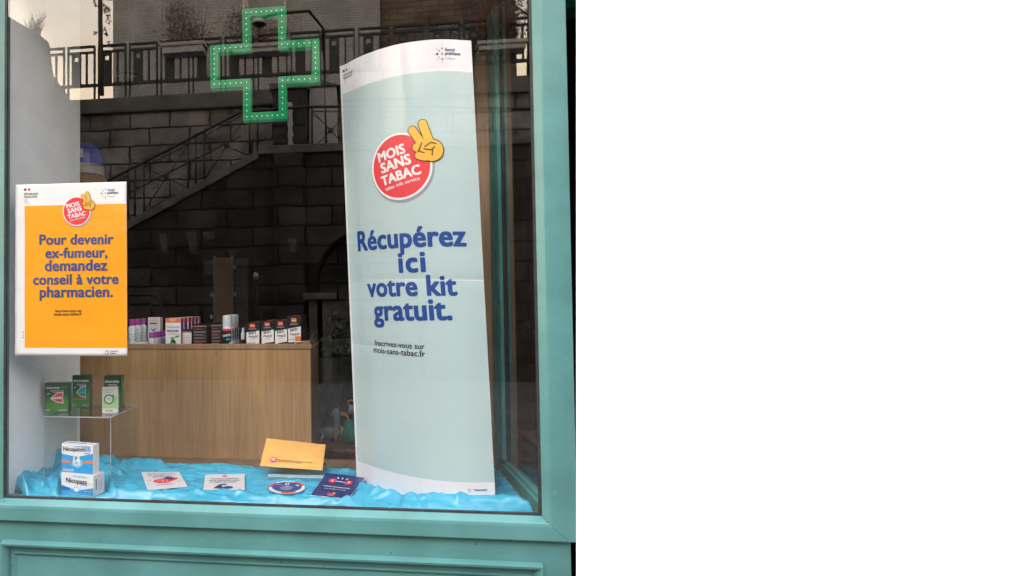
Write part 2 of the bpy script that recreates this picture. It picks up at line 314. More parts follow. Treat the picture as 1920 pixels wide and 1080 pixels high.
dsl = mat('dark_slab', (.022, .025, .024), .6, .2); lightst = mat('planter_concrete', (.42, .41, .40), .8, .12, 6, bump=.3)
leafM = mat('dark_leaf', (.035, .045, .018), .6, .5, 12); redleaf = mat('russet_leaf', (.26, .085, .05), .6, .5, 12); bark = mat('bark', (.05, .04, .03), .8, .3, 8, bump=.4)

g = MB(); g.add([(-60, -60, 0), (60, -60, 0), (60, 30, 0), (-60, 30, 0)], [(0, 1, 2, 3)], paver); struct(g.build('ground'))
XL, XR = -34, 34
YW = 11.0; YS = 9.6
deck = mir(400, 205, YW).z     # top of block work, under the cornice
# retaining wall
b = MB(); b.box((XL, -YW-.6, 0), (XR, -YW, deck), stone); rw = b.build('wall', org=(0, -YW, 0))
c0 = mir(400, 176, YW).z
rwt = empty('retaining_wall', (0, -YW, 0), 'tall dark ashlar retaining wall across the street, reflected behind the stairs', 'wall'); rw.parent = rwt; rw.location = (0, 0, 0)
b = MB(); b.box((XL, -YW-4, deck), (XR, -YW+.12, c0), mat('cornice_stone', (.10, .095, .09), .8, .3, 3, bump=.4)); b.build('cornice', rwt, .03)
# balustrade of flat slats
bal = empty('balustrade', (0, -YW, c0), 'dark slatted balustrade with square cut-outs on top of the retaining wall', 'railing')
zt, z2, zb, zb2 = mir(150, 86, YW).z, mir(150, 97, YW).z, mir(150, 163, YW).z, mir(150, 158, YW).z
P0 = mir(69, 100, YW).x; PER = mir(183, 100, YW).x-P0
r1 = MB(); r2 = MB(); r3 = MB(); r4 = MB()
k0 = int((XL-P0)/(PER/2)); k1 = int((14-P0)/(PER/2))
sc = PER/114
yb = -YW-.02
def slat(mbb, x0, x1, z0, z1, hole=True):
    if not hole: mbb.box((x0, yb-.03, z0), (x1, yb, z1), dsl); return
    hw = (x1-x0)*.22; cx = (x0+x1)/2; h1 = z1-.07; h0 = h1-2.2*hw
    mbb.box((x0, yb-.03, z0), (x1, yb, h0), dsl); mbb.box((x0, yb-.03, h1), (x1, yb, z1), dsl)
    mbb.box((x0, yb-.03, h0), (cx-hw, yb, h1), dsl); mbb.box((cx+hw, yb-.03, h0), (x1, yb, h1), dsl)
for k in range(k0, k1):
    x = P0+k*PER/2
    if x < mir(60, 100, YW).x: continue
    for a in (0, 49): r3 = MB(); r3.box((x+a*sc, yb-.05, c0), (x+(a+2.2)*sc, yb+.01, zt), iron); r3.build('post', bal)
    r1.box((x+2*sc, yb-.05, zt-.045), (x+49*sc, yb+.01, zt), iron); r1.box((x+2*sc, yb-.05, z2-.04), (x+49*sc, yb+.01, z2), iron)
    r4.box((x, yb-.05, zb), (x+57*sc, yb+.01, zb2), iron)
    r2 = MB(); slat(r2, x+8*sc, x+25*sc, zb2, z2-.05); r2.build('slat', bal); r3 = MB(); r3.box((x+34*sc, yb-.04, zb2), (x+37*sc, yb, z2-.04), iron); r3.build('baluster', bal)
r1.build('top_rail', bal); r4.build('bottom_rail', bal)
# stair block in front
sb = empty('stone_staircase', (0, -YS, 0), 'dark rusticated stone staircase block climbing to a landing, reflected in the glass', 'staircase')
A = mir(243, 430, YS); B = mir(485, 298, YS); zl = mir(560, 288, YS).z
sl = (B.z-A.z)/(B.x-A.x); x_bot = A.x-(A.z-.1)/sl
body = MB(); xe = 14
ac = mir(690, 470, YS); ar = 1.05; zsp = 1.9
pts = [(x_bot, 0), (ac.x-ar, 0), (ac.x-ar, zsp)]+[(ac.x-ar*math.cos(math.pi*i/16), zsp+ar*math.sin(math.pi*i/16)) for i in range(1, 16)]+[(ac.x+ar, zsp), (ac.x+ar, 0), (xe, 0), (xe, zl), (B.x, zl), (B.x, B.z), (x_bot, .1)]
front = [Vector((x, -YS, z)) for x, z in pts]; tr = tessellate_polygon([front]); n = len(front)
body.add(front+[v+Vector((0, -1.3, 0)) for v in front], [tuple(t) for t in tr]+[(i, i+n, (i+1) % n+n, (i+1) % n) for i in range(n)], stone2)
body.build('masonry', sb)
cp = MB(); cp.prism([Vector((x_bot-.2, -YS+.06, 0)), Vector((B.x, -YS+.06, B.z)), Vector((B.x, -YS+.06, B.z+.17)), Vector((x_bot-.2, -YS+.06, .2))], (0, -1.36, 0), coping)
cp.box((B.x, -YS-1.3, zl), (xe, -YS+.08, zl+.17), coping); cp.build('coping', sb, .02)
# pilaster
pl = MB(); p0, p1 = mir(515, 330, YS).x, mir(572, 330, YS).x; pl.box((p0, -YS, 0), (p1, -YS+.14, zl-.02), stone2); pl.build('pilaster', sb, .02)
# stair railing
rl = empty('stair_railing', (0, -YS, 2.5), 'thin black iron railing with crossed bars climbing the stone stairs', 'railing')
def P(px, py, dy=0): p = mir(px, py, YS); p.y += dy; return p
hr = MB(); hr.tube([P(60, 412), P(190, 345), P(383, 246), P(452, 210), P(575, 200), P(760, 200), P(1100, 205)], .028, iron, 6); hr.tube([P(60, 455), P(190, 388), P(383, 290), P(452, 255)], .016, iron, 6); hr.build('handrail', rl)
ztop = lambda px: 345+(px-190)*(246-345)/(383-190) if px < 452 else 200
zlow = lambda px: 418+(px-243)*(292-418)/(485-243) if px < 485 else 288
for px in (120, 155, 240, 253, 270, 353, 367, 383, 468, 483, 575, 585, 655, 745, 760, 850, 940): ps = MB(); ps.tube([P(px, ztop(px)), P(px, zlow(px))], .02, iron, 6); ps.build('post', rl)

for a, c in ((155, 240), (270, 353), (383, 468), (585, 655), (655, 745), (760, 850), (850, 940)):
    cb = MB(); ta, tb2, la, lb = ztop(a)+9, ztop(c)+9, zlow(a)-8, zlow(c)-8
    cb.tube([P(a, ta), P(c, lb)], .012, iron, 5); cb.tube([P(a, la), P(c, tb2)], .012, iron, 5); cb.tube([P(a, ta), P(c, tb2)], .012, iron, 5); cb.tube([P(a, la), P(c, lb)], .012, iron, 5)
    cb.ball(P((a+c)/2, (ta+tb2+la+lb)/4), .06, iron, (1, .3, 1), 6); cb.build('crossed_bars', rl)
# dark gate pillar with a pale streak, lamp over the street
b = MB(); g0, g1 = mir(512, 288, 10.1), mir(574, 166, 10.1); b.box((g0.x, -10.6, zl+.17), (g1.x, -10.1, g1.z), stone2); b.prism([Vector((g0.x-.06, -10.66, g1.z)), Vector((g1.x+.06, -10.66, g1.z)), Vector((g1.x+.06, -10.04, g1.z)), Vector((g0.x-.06, -10.04, g1.z))], (0, 0, .14), coping)
gpl = tag(b.build('stone_pillar', None, .02, org=((g0.x+g1.x)/2, -10.1, zl)), 'dark stone gate pillar with a pale water streak on the stair landing', 'pillar')
b = MB(); g2, g3 = mir(540, 272, 10.08), mir(548, 190, 10.08); b.add([Vector((g2.x+(g3.x-g2.x)*q+.03*math.sin(3*i+q), -10.095, g2.z+(g3.z-g2.z)*i/8)) for i in range(9) for q in (0, 1)], [(2*i, 2*i+1, 2*i+3, 2*i+2) for i in range(8)], lightst); b.build('lime_streak', gpl, org=((g0.x+g1.x)/2, -10.1, zl))
gl0 = mir(486, 44, 8.5); lm = empty('street_lamp', (gl0.x, -8.5, gl0.z), 'pale cowled street lamp head seen inside the upper arm of the green cross', 'street lamp')
b = MB(); b.lathe([(0, .09), (.05, .085), (.10, .05), (.13, .0), (.125, -.02)], gl0, lightst, 20); b.build('cowl', lm); b = MB(); b.lathe([(.12, -.02), (.08, -.045), (0, -.05)], gl0, iron, 20); b.build('lens', lm)
b = MB(); b.tube([gl0+Vector((.05, 0, .08)), gl0+Vector((.25, 0, .16)), gl0+Vector((.9, -.1, .22)), gl0+Vector((1.1, -1.0, .3)), Vector((gl0.x+1.1, -YS-.6, zl+.17))], .03, iron, 8); b.build('bracket', lm)
# houses
def house(name, x0, x1, y, h, m, label, wins=(), eave=.25):
    t = empty(name, ((x0+x1)/2, y, c0), label, 'house'); b = MB(); b.box((x0, y-7, c0-.5), (x1, y, h), m); b.build('wall', t)
    b = MB(); b.prism([Vector((x0-eave, y+eave, h)), Vector((x1+eave, y+eave, h)), Vector((x1+eave, y-3.5, h+2)), Vector((x0-eave, y-3.5, h+2))], (0, -.1, .12), mat('slate_roof', (.06, .06, .065), .6, .3, 10)); b.build('roof', t)
    return t
YH = 14.5
xa, xb_, xc_ = mir(212, 100, YH).x, mir(715, 100, YH).x, mir(972, 100, YH).x
h1 = house('painted_brick_house', xa, xb_-.02, -YH, 11.5, whitebrick, 'pale painted brick house behind the balustrade in the reflection')
wn = MB(); q0, q1 = mir(598, 95, YH), mir(605, 60, YH); wn.box((q0.x, -YH+.003, q0.z), (q1.x, -YH+.03, q1.z), iron); wn.build('slit_window', h1)
h2 = house('arched_window_house', xb_, xc_, -YH-.2, 12.5, brownbrick, 'brown stone house with a round arched window, upper right of the reflection')
wc = mir(842, 82, YH); wr = mir(890, 82, YH).x-wc.x
aw = MB(); n = 24; yy = -YH-.2
def arc(r, cx, cz, y): return [Vector((cx+r*math.cos(math.pi*i/n), y, cz+r*math.sin(math.pi*i/n))) for i in range(n+1)]
o = arc(wr*1.16, wc.x, wc.z, yy+.06); i_ = arc(wr, wc.x, wc.z, yy+.06)
aw.add(o+i_+[v-Vector((0, .1, 0)) for v in i_], [(k, k+1, n+1+k+1, n+1+k) for k in range(n)]+[(n+1+k, n+2+k, 2*n+3+k, 2*n+2+k) for k in range(n)], coping)
for sx in (-1, 1): x = wc.x+sx*wr*1.08; aw.box((x-.08*wr, yy, c0), (x+.08*wr, yy+.06, wc.z), coping)
awp = aw.build('window_surround', h2)
gl = MB(); v = arc(wr, wc.x, wc.z, yy+.015); gl.add(v, [tuple(range(n+1))], mat('far_window_glass', (.12, .12, .13), .15, .1)); gl.box((wc.x-wr, yy+.004, c0), (wc.x+wr, yy+.015, wc.z), mat('far_window_glass', (0, 0, 0)))
for k in range(1, 8): a = math.pi*k/8; gl.tube([(wc.x+.25*wr*math.cos(a), yy+.03, wc.z+.25*wr*math.sin(a)), (wc.x+wr*math.cos(a), yy+.03, wc.z+wr*math.sin(a))], .015, inkG, 4)
gl.tube(arc(wr*.25, wc.x, wc.z, yy+.03), .015, inkG, 4); gl.tube(arc(wr*.62, wc.x, wc.z, yy+.03), .015, inkG, 4); gl.tube([(wc.x-wr, yy+.03, wc.z), (wc.x+wr, yy+.03, wc.z)], .02, inkG, 4); gl.build('arched_window', h2)
# small gabled porch roof on the landing
gp = empty('gabled_kiosk', (mir(602, 200, 10.6).x, -10.6, zl), 'little gabled stone porch on the landing beside the stair railing', 'porch')
k1_, k2_, k3_ = mir(568, 172, 10.6), mir(604, 157, 10.6), mir(645, 176, 10.6)
b = MB(); b.box((k1_.x+.15, -10.9, zl+.17), (k3_.x-.15, -10.4, k1_.z), lightst); b.build('wall', gp)
b = MB(); b.prism([Vector((k1_.x, -10.95, k1_.z)), Vector((k3_.x, -10.95, k1_.z)), Vector((k2_.x, -10.95, k2_.z))], (0, .6, 0), coping); b.build('roof', gp, .02)
# sloping wall at the far left of the reflection, grass tuft on it
YL = 10.2
b = MB(); pp = [mir(-260, -120, YL), mir(14, 30, YL), mir(70, 62, YL), mir(78, 125, YL), mir(110, 170, YL), mir(118, 200, YL)]
loop = [Vector((pp[0].x, -YL, 0))]+pp+[Vector((pp[-1].x, -YL, 0))]
loop = [Vector((v.x, -YL, v.z)) for v in loop]; trs = tessellate_polygon([loop]); n = len(loop)
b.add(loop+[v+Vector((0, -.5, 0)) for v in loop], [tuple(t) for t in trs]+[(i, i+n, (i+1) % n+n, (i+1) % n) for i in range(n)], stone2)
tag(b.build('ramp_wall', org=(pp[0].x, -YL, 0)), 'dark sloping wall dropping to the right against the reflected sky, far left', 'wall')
def blades(name, base, nb, h, spread, m, label, cat, group=None, lw=.008):
    b = MB(); base = Vector(base)
    for i in range(nb):
        a = random.uniform(0, 6.28); l = h*random.uniform(.5, 1.1); o = base+Vector((random.uniform(-.5, .5)*spread, random.uniform(-.1, .1), 0)); d = Vector((math.cos(a)*spread*random.uniform(.2, 1.2), math.sin(a)*.2, l))
        b.tube([o, o+d*.5+Vector((0, 0, l*.12)), o+d], lw, m, 3, rs=[lw, lw*.8, lw*.3])
    return tag(b.build(name, org=base), label, cat, group)
blades('grass_tuft', mir(64, 64, YL), 46, .42, .3, leafM, 'tuft of dry grass growing on the sloping wall', 'grass tuft')
def leafcloud(mb, c, rad, nl, size, ms, clumps=9):
    c = Vector(c); cs = [c+Vector((random.uniform(-1, 1)*rad[0], random.uniform(-1, 1)*rad[1], random.uniform(-1, 1)*rad[2]))*.75 for _ in range(clumps)]
    for i in range(nl):
        q = random.choice(cs)+Vector([random.gauss(0, .33)*r for r in rad]); a = Vector((random.uniform(-1, 1), random.uniform(-1, 1), random.uniform(-1, 1))).normalized(); t = a.orthogonal().normalized(); t.rotate(Matrix.Rotation(random.uniform(0, 6.28), 3, a)); bt = a.cross(t); s = size*random.uniform(.5, 1.4)
        mb.add([q-t*s, q-bt*s*.4, q+t*s, q+bt*s*.4], [(0, 1, 2, 3)], ms[i % len(ms)])
# ivy-grown trunk against the sky
tb = mir(190, 175, 10.7); tt = mir(187, -60, 10.7)
iv = empty('ivy_clad_tree', (tb.x, -10.7, c0), 'slim dark tree trunk with hanging leaves against the reflected sky', 'tree')
b = MB(); b.tube([(tb.x, -10.7, c0), (tb.x-.02, -10.7, (tb.z+tt.z)/2), (tt.x, -10.7, tt.z+1)], .06, bark, 8, rs=[.065, .055, .05]); b.tube([(tt.x, -10.7, tt.z-.6), (tt.x+.5, -10.7, tt.z+.6)], .05, bark, 6); b.build('trunk', iv)
b = MB()
for px, py, q in ((196, 15, 1), (205, 30, 1), (199, 60, .7), (206, 85, .6), (178, 62, .35), (200, 5, 1.2), (178, 2, .8)): leafcloud(b, mir(px, py, 10.7), (.09*q, .08, .16*q), int(42*q), .035, [leafM], 4)
leafcloud(b, mir(192, -45, 10.7), (.7, .5, .35), 700, .06, [leafM]); b.build('foliage', iv)
# planters with shrubs on the balustrade
for i, (a, c, y0, y1, sp, lab) in enumerate(((305, 381, 78, 102, [redleaf, leafM], 'long pale planter of russet shrubs on the balustrade, left of the cross'), (437, 540, 80, 102, [leafM, redleaf], 'long pale planter with a dark bush on the balustrade, behind the cross'), (898, 985, 74, 96, [redleaf, leafM], 'pale planter of reddish shrubs reflected above the oak panel'))):
    u0, u1 = mir(a, y1, 10.8), mir(c, y0, 10.8); pt = empty('planter', ((u0.x+u1.x)/2, -10.8, u0.z), lab, 'planter', None)
    b = MB(); b.box((u0.x, -11.1, u0.z), (u1.x, -10.75, u1.z-.08), lightst); b.box((u0.x-.04, -11.14, u1.z-.08), (u1.x+.04, -10.71, u1.z), lightst); b.build('trough', pt, .01)
    b = MB(); cx = (u0.x+u1.x)/2; hw = (u1.x-u0.x)/2
    for k in range(24):
        x = cx+random.uniform(-1, 1)*hw; b.tube([(x, -10.9, u1.z), (x+random.uniform(-.2, .2), -10.9+random.uniform(-.2, .2), u1.z+random.uniform(.4, .9))], .006, bark, 3)
    leafcloud(b, (cx, -10.95, u1.z+.42), (hw*1.15, .3, .45), 2200, .028, sp, 18); b.build('shrub', pt)
# trees at the right of the reflection
tr_ = empty('roadside_tree', (mir(985, 150, 11.8).x, -11.8, c0), 'bare-branched tree against bright sky at the right edge of the reflection', 'tree')
b = MB(); q = mir(992, 160, 11.8); b.tube([(q.x+.1, -11.8, c0), (q.x+.15, -11.8, c0+3), (q.x, -11.8, c0+6)], .1, bark, 8, rs=[.16, .12, .05])
for k in range(26):
    z = c0+random.uniform(1.2, 5.5); a = random.uniform(-1, 1); b.tube([(q.x+.1, -11.8, z), (q.x+.1+a*.8, -11.8+random.uniform(-.5, .5), z+.6), (q.x+a*1.5, -11.8+random.uniform(-.8, .8), z+random.uniform(.4, 1.3))], .02, bark, 4, rs=[.03, .015, .006])
b.build('trunk', tr_); b = MB(); leafcloud(b, (q.x-.1, -11.8, c0+3.2), (1.1, .6, 1.9), 4200, .045, [leafM, redleaf, leafM], 26); b.build('crown', tr_)
# street things reflected low
blp = mir(480, 700, 6.0); x = mir(480, 560, 6.0).x; zt_ = mir(480, 512, 6.0).z
bo = empty('street_bollard', (x, -6.0, 0), 'black street bollard with a white ball top, reflected above the black boxes', 'bollard')
b = MB(); b.lathe([(0, .0), (.055, 0), (.055, .05), (.035, .07), (.032, zt_-.12), (.045, zt_-.1), (.03, zt_-.07)], (x, -6, 0), iron, 14); b.build('post', bo); b = MB(); b.ball((x, -6, zt_-.035), .04, lightst, n=10); b.build('ball', bo)
b = MB(); s = mir(570, 550, 9.2); s2 = mir(630, 550, 9.2); zz = s.z; b.box((s.x, -9.5, zz-.12), (s2.x, -9.0, zz), coping); bnch = tag(b.build('stone_bench', None, .02, org=(s.x, -9.2, 0)), 'grey stone ledge slab in front of the stairs, reflected beside the banner', 'bench')
b = MB(); b.box((s.x+.1, -9.4, 0), (s.x+.35, -9.1, zz-.12), coping); b.box((s2.x-.35, -9.4, 0), (s2.x-.1, -9.1, zz-.12), coping); b.build('support', bnch, org=(s.x, -9.2, 0))
b = MB()
x0, x1 = mir(225, 560, 8).x, mir(303, 560, 8).x; z1 = mir(260, 553, 8).z
b.tube([(x0, -8, 0), (x0, -8, z1-.15), (x0+.15, -8, z1), (x1-.15, -8, z1), (x1, -8, z1-.15), (x1, -8, 0)], .025, iron, 8); b.tube([(x0+.12, -8, 0), (x0+.12, -8, z1-.25), (x0+.22, -8, z1-.14), (x1-.24, -8, z1-.14), (x1-.13, -8, z1-.25), (x1-.13, -8, 0)], .018, iron, 8)
tag(b.build('hoop_barrier', org=(x0, -8, 0)), 'dark tubular hoop barrier reflected above the purple-capped bottles', 'barrier')

# ================================================================== the shop building
tealA = (.076, .208, .205)
teal = mat('teal_paint', tealA, .34, .09, 5, spec=.5, detail=8, c2=(.092, .245, .24), speck=(.10, .29, .285), bump=.12, bscale=25)
tealI = mat('teal_paint_side_lit', (.10, .40, .36), .35, .1, 4)  # lighter copy of the teal: missing light is painted into the side frame
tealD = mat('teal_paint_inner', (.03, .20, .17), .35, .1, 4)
gask = mat('dark_gasket', (.03, .03, .03), .6, .3, 20)
plaster = mat('facade_render', (.45, .43, .40), .9, .08, 4, bump=.3, bscale=40)
darkin = mat('shop_wall_gloom', (.008, .007, .007), .8, .3, 2); darkfl = mat('shop_floor', (.035, .03, .026), .35, .3, 3)  # gloom of the unlit shop is put into these dark colours
sh = empty('shopfront', (0, 0, 0), 'teal painted wooden shopfront with panelled base and large display window', 'shopfront')
def X(px, py, Y=0): return at(px, py, Y).x
def Z(px, py, Y=0): return at(px, py, Y).z
gx0, gx1 = X(11, 500), X(1003, 500); gz0 = Z(560, 951); gz1 = 2.72
zr_top, zr_bot = Z(560, 958, -.03), Z(560, 996, -.03)
px1 = X(1068, 400, -.03)
# bottom rail with bevelled top
b = MB(); xl = -2.6
pr = [(.0, gz0), (-.006, gz0), (-.034, gz0-.014), (-.036, gz0-.024), (-.036, zr_bot), (.03, zr_bot), (.03, gz0-.012), (0, gz0-.012)]
b.hexa([Vector((xl, y, z)) for y, z in pr][::-1], [Vector((min(px1, gx1+.004+(gz0-z)), y, z)) for y, z in pr][::-1], teal)
b.build('bottom_rail', sh, .002)
# right post with bevel
def vbar(x_in, x_mid, x_out, name, sgn=1):
    b = MB(); lo = [Vector((x_in, .03, gz0-.01)), Vector((x_in, -.006, gz0-.01)), Vector((x_mid, -.033, gz0-.01)), Vector((x_out, -.033, gz0-.01)), Vector((x_out, .03, gz0-.01))]
    if sgn < 0: lo = lo[::-1]
    b.prism(lo, (0, 0, gz1-gz0+.06), teal); return b.build(name, sh, .0015)
b = MB(); q_ = [(gx1+.0045, .03), (gx1+.0045, -.006), (gx1+.022, -.034), (gx1+.028, -.0362), (gx1+.0045+gz0-zr_bot, -.0362), (px1, -.0362), (px1, .03), (gx1+.0045+gz0-zr_bot, .03)]
b.hexa([Vector((x, y, max(zr_bot, gz0-(x-gx1-.0045)-.0005))) for x, y in q_][::-1], [Vector((x, y, gz1+.05)) for x, y in q_][::-1], teal); b.build('corner_post', sh, .001)
vbar(gx0-.004, gx0-.022, gx0-.12, 'window_post')
b = MB(); b.box((xl, -.03, gz1+.05), (px1, .03, gz1+.2), teal); b.build('top_rail', sh, .003)
b = MB(); b.box((xl, -.06, gz1+.2), (px1+1.3, .06, gz1+.75), teal); b.box((xl, -.16, gz1+.75), (px1+1.3, .06, gz1+.82), teal); b.build('fascia', sh, .005)
b = MB()
for (x0, x1, z0, z1) in ((gx0-.004, gx1+.004, gz0, gz0+.007), (gx0-.004, gx0+.003, gz0+.007, gz1), (gx1-.003, gx1+.005, gz0+.007, gz1)): b.box((x0, -.005, z0), (x1, .005, z1), gask)
b.build('window_gasket', sh)
b = MB(); b.add([(gx0, 0, gz0), (gx1, 0, gz0), (gx1, 0, gz1), (gx0, 0, gz1)], [(0, 1, 2, 3)], clearmat('window_glass', 3.2)); b.build('window_pane', sh)
# riser (stall board) with moulded panel
RY = -.014; b = MB(); rx1 = X(1071, 1050, RY); b.box((xl, RY, 0), (rx1, .03, zr_bot), teal); b.build('stall_riser', sh, .002)
mz = Z(560, 1037, RY-.01); mxl, mxr = X(6, 1030, RY), X(1017, 1065, RY); b = MB(); t = .028; zb_ = .12
def mould(bm_, x0, x1, z0, z1, t, y0, y1):
    prof = [(0, y0), (.2*t, y1-.002), (.45*t, y1), (.75*t, (y0+y1)/2), (t, y0+.001)]
    rings = [[Vector((x0+d, y, z0+d)), Vector((x1-d, y, z0+d)), Vector((x1-d, y, z1-d)), Vector((x0+d, y, z1-d))] for d, y in prof]
    vs = [v for r in rings for v in r]; fs = [(i*4+k, i*4+(k+1) % 4, (i+1)*4+(k+1) % 4, (i+1)*4+k) for i in range(len(prof)-1) for k in range(4)]
    bm_.add(vs, fs, teal)
mould(b, mxl, mxr, zb_, mz, t, RY-.001, RY-.026); mould(b, mxl+t+.012, mxr-t-.012, zb_+t+.012, mz-t-.012, .012, RY-.001, RY-.009); b.build('panel_moulding', sh)
b = MB(); mould(b, xl+.05, mxl-.12, zb_, mz, t, RY-.001, RY-.026); b.build('panel_moulding', sh)
# sill inside and display floor
b = MB(); b.box((gx0-.02, .0305, gz0-.03), (gx1+.03, .045, gz0-.0005), teal); b.box((gx0-.02, .006, gz0-.012), (gx1+.03, .0300, gz0-.002), teal); b.build('inner_sill', sh)
oakf = woodmat('display_board_wood', (.30, .19, .11), (.18, .11, .06))
b = MB(); b.box((gx0-.02, .0455, SILL-.03), (gx1+.06, .66, SILL-.006), oakf); b.build('display_board', sh)
# side (return) window to the door recess
cx, cy = gx1+.028, .05
bx, by = X(953, 870, .5), .5
dirv = Vector((bx-cx, by-cy, 0)).normalized(); nrm = Vector((dirv.y, -dirv.x, 0)); ln_ = math.hypot(bx-cx, by-cy)
def sidebox(mb, s0, s1, t0, t1, z0, z1, m):
    o = Vector((cx, cy, 0)); vs = [o+dirv*s+nrm*t for s, t in ((s0, t0), (s1, t0), (s1, t1), (s0, t1))]; mb.prism([Vector((v.x, v.y, z0)) for v in vs][::-1], (0, 0, z1-z0), m)
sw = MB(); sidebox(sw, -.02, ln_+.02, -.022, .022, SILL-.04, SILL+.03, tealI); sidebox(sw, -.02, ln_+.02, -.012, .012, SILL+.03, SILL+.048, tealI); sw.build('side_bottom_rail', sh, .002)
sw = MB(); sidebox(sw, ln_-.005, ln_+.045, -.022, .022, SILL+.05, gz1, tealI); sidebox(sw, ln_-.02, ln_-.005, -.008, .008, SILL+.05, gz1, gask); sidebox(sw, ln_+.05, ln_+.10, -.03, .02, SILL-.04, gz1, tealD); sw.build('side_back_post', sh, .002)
sw = MB(); sidebox(sw, 0, ln_, -.001, .001, SILL+.049, gz1, clearmat('side_glass', 1.4)); sw.build('side_pane', sh)
# door recess: dark glazed door in shadow, teal lintel
RX1 = px1+1.25; b = MB(); zl0 = Z(1070, 14, .45)
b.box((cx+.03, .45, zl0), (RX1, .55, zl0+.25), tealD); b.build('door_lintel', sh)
dr = empty('shop_door', (px1+.5, .98, 0), 'dark glazed shop door set back in shadow beside the teal corner post', 'door')
b = MB(); b.box((cx+.12, .95, 0), (cx+.24, 1.0, 2.8), woodmat('door_brown', (.12, .07, .05), (.07, .04, .03))); b.build('stile', dr); b = MB(); b.box((cx+.24, .95, 0), (cx+.35, 1.0, 2.8), oakf); b.build('frame', dr)
b = MB(); b.box((cx+.35, .965, 0), (RX1, .985, 2.8), mat('black_door_glass', (.008, .008, .009), .08, .1)); b.build('pane', dr)
b = MB(); b.box((px1-.02, .0, -.0), (px1+1.3, .96, .15), mat('step_stone', (.12, .11, .10), .8, .2, 5, bump=.3)); tag(b.build('door_step', None, .01, org=(px1+.6, .4, 0)), 'grey stone step in the shadowed doorway right of the shopfront', 'step')
# building mass above and around
bw = MB(); bw.box((-12, -.02, gz1+.83), (9, .4, 8.2), plaster); bw.box((-12, -.02, 0), (xl, .4, gz1+.83), plaster); bw.box((-12, .4, 8.0), (9, 8, 8.2), plaster)
tag(bw.build('upper_facade', org=(0, 0, 0)), 'plain rendered facade above and left of the teal shopfront', 'building')
# invented white wall filling the blank right side (slightly out of plumb edge)
WY = -.06; ww = mat('filler_wall_paint', (.93, .93, .93), .75, .004, 3, bump=.02, bscale=90)
b = MB(); e0, e1 = at(1080.3, 1500, WY), at(1080.3, -900, WY); fr_ = [Vector((e0.x, WY, 0)), Vector((9, WY, 0)), Vector((9, WY, gz1+.2)), Vector((e1.x, WY, gz1+.2))]
zA, zB = e0.z, e1.z
xe_ = lambda z: e0.x+(e1.x-e0.x)*(z-zA)/(zB-zA)
fr_[0].x = xe_(0); fr_[3].x = xe_(gz1+.2)
b.hexa(fr_, [v+Vector((.10 if i in (0, 3) else 0, .2, 0)) for i, v in enumerate(fr_)], ww); tag(b.build('filler_white_wall', org=(2, WY, 0)), 'smooth blank white wall added to fill the space right of the teal shopfront', 'wall')
# interior shell
b = MB(); IX0, IX1, IY = -2.7, 3.4, 4.6
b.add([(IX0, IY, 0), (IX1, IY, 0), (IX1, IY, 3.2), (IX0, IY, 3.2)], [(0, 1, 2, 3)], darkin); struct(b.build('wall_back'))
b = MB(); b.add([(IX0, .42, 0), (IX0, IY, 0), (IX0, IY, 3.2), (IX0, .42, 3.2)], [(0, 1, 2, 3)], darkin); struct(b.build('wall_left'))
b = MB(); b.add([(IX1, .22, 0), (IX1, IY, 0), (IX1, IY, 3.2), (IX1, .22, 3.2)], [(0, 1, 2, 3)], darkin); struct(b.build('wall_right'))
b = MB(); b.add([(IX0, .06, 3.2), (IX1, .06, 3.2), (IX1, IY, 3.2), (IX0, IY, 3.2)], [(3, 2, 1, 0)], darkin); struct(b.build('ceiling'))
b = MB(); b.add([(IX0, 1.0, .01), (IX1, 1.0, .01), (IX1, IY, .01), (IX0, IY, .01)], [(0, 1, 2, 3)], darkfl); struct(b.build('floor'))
# left return pier, rough painted plaster
pa, pb = X(11, 600, .035), X(150, 600, .52)
grey = mat('pier_plaster', (.80, .86, .93), .8, .05, 5, bump=.5, bscale=110)
b = MB(); b.prism([Vector((pa, .035, SILL-.03)), Vector((pb, .52, SILL-.03)), Vector((pb-.012, .535, SILL-.03)), Vector((pa-.5, .535, SILL-.03)), Vector((pa-.5, .035, SILL-.03))][::-1], (0, 0, 2.4), grey)
tag(b.build('plaster_pier', org=(pa, .3, SILL)), 'rough pale grey plastered pier behind the orange poster', 'wall')

# ================================================================== inside the window
oak = woodmat('oak', (.51, .305, .14), (.40, .23, .10)); oak2 = woodmat('oak_edge', (.40, .25, .14), (.30, .18, .10))
CY = .64; ctz = Z(400, 655, CY); ctt = Z(400, 645, CY); cL, cR = X(143, 700, CY), X(583, 700, CY)
ct = empty('counter', ((cL+cR)/2, CY, SILL), 'light oak counter behind the blue cloth, products lined up on it', 'counter')
b = MB(); b.box((cL-.4, CY, SILL-.3), (cR-.001, CY+.02, ctz), oak); b.box((cR-.02, CY+.0205, SILL-.3), (cR, CY+.5, ctz), oak); b.build('front_panel', ct, .001)
b = MB(); b.box((cL-.4, CY-.004, ctz+.001), (cR+.004, CY+.02, ctt), oak2); b.build('edge_strip', ct, .002)
b = MB(); b.box((cR-.045, CY+.021, ctt-.01), (cR-.005, CY+.06, ctt+.012), oak2); b.build('corner_block', ct, .002)
SH = ctt-.012
b = MB(); b.box((cL-.4, CY+.0205, SH-.02), (cR-.0205, CY+.5, SH), oak2); b.build('top_shelf', ct)
b = MB(); q = at(405.5, 663, CY); b.box((q.x-.006, CY-.0015, q.z-.011), (q.x+.006, CY, q.z+.011), oak2); b.build('shelf_cap', ct, .0005)
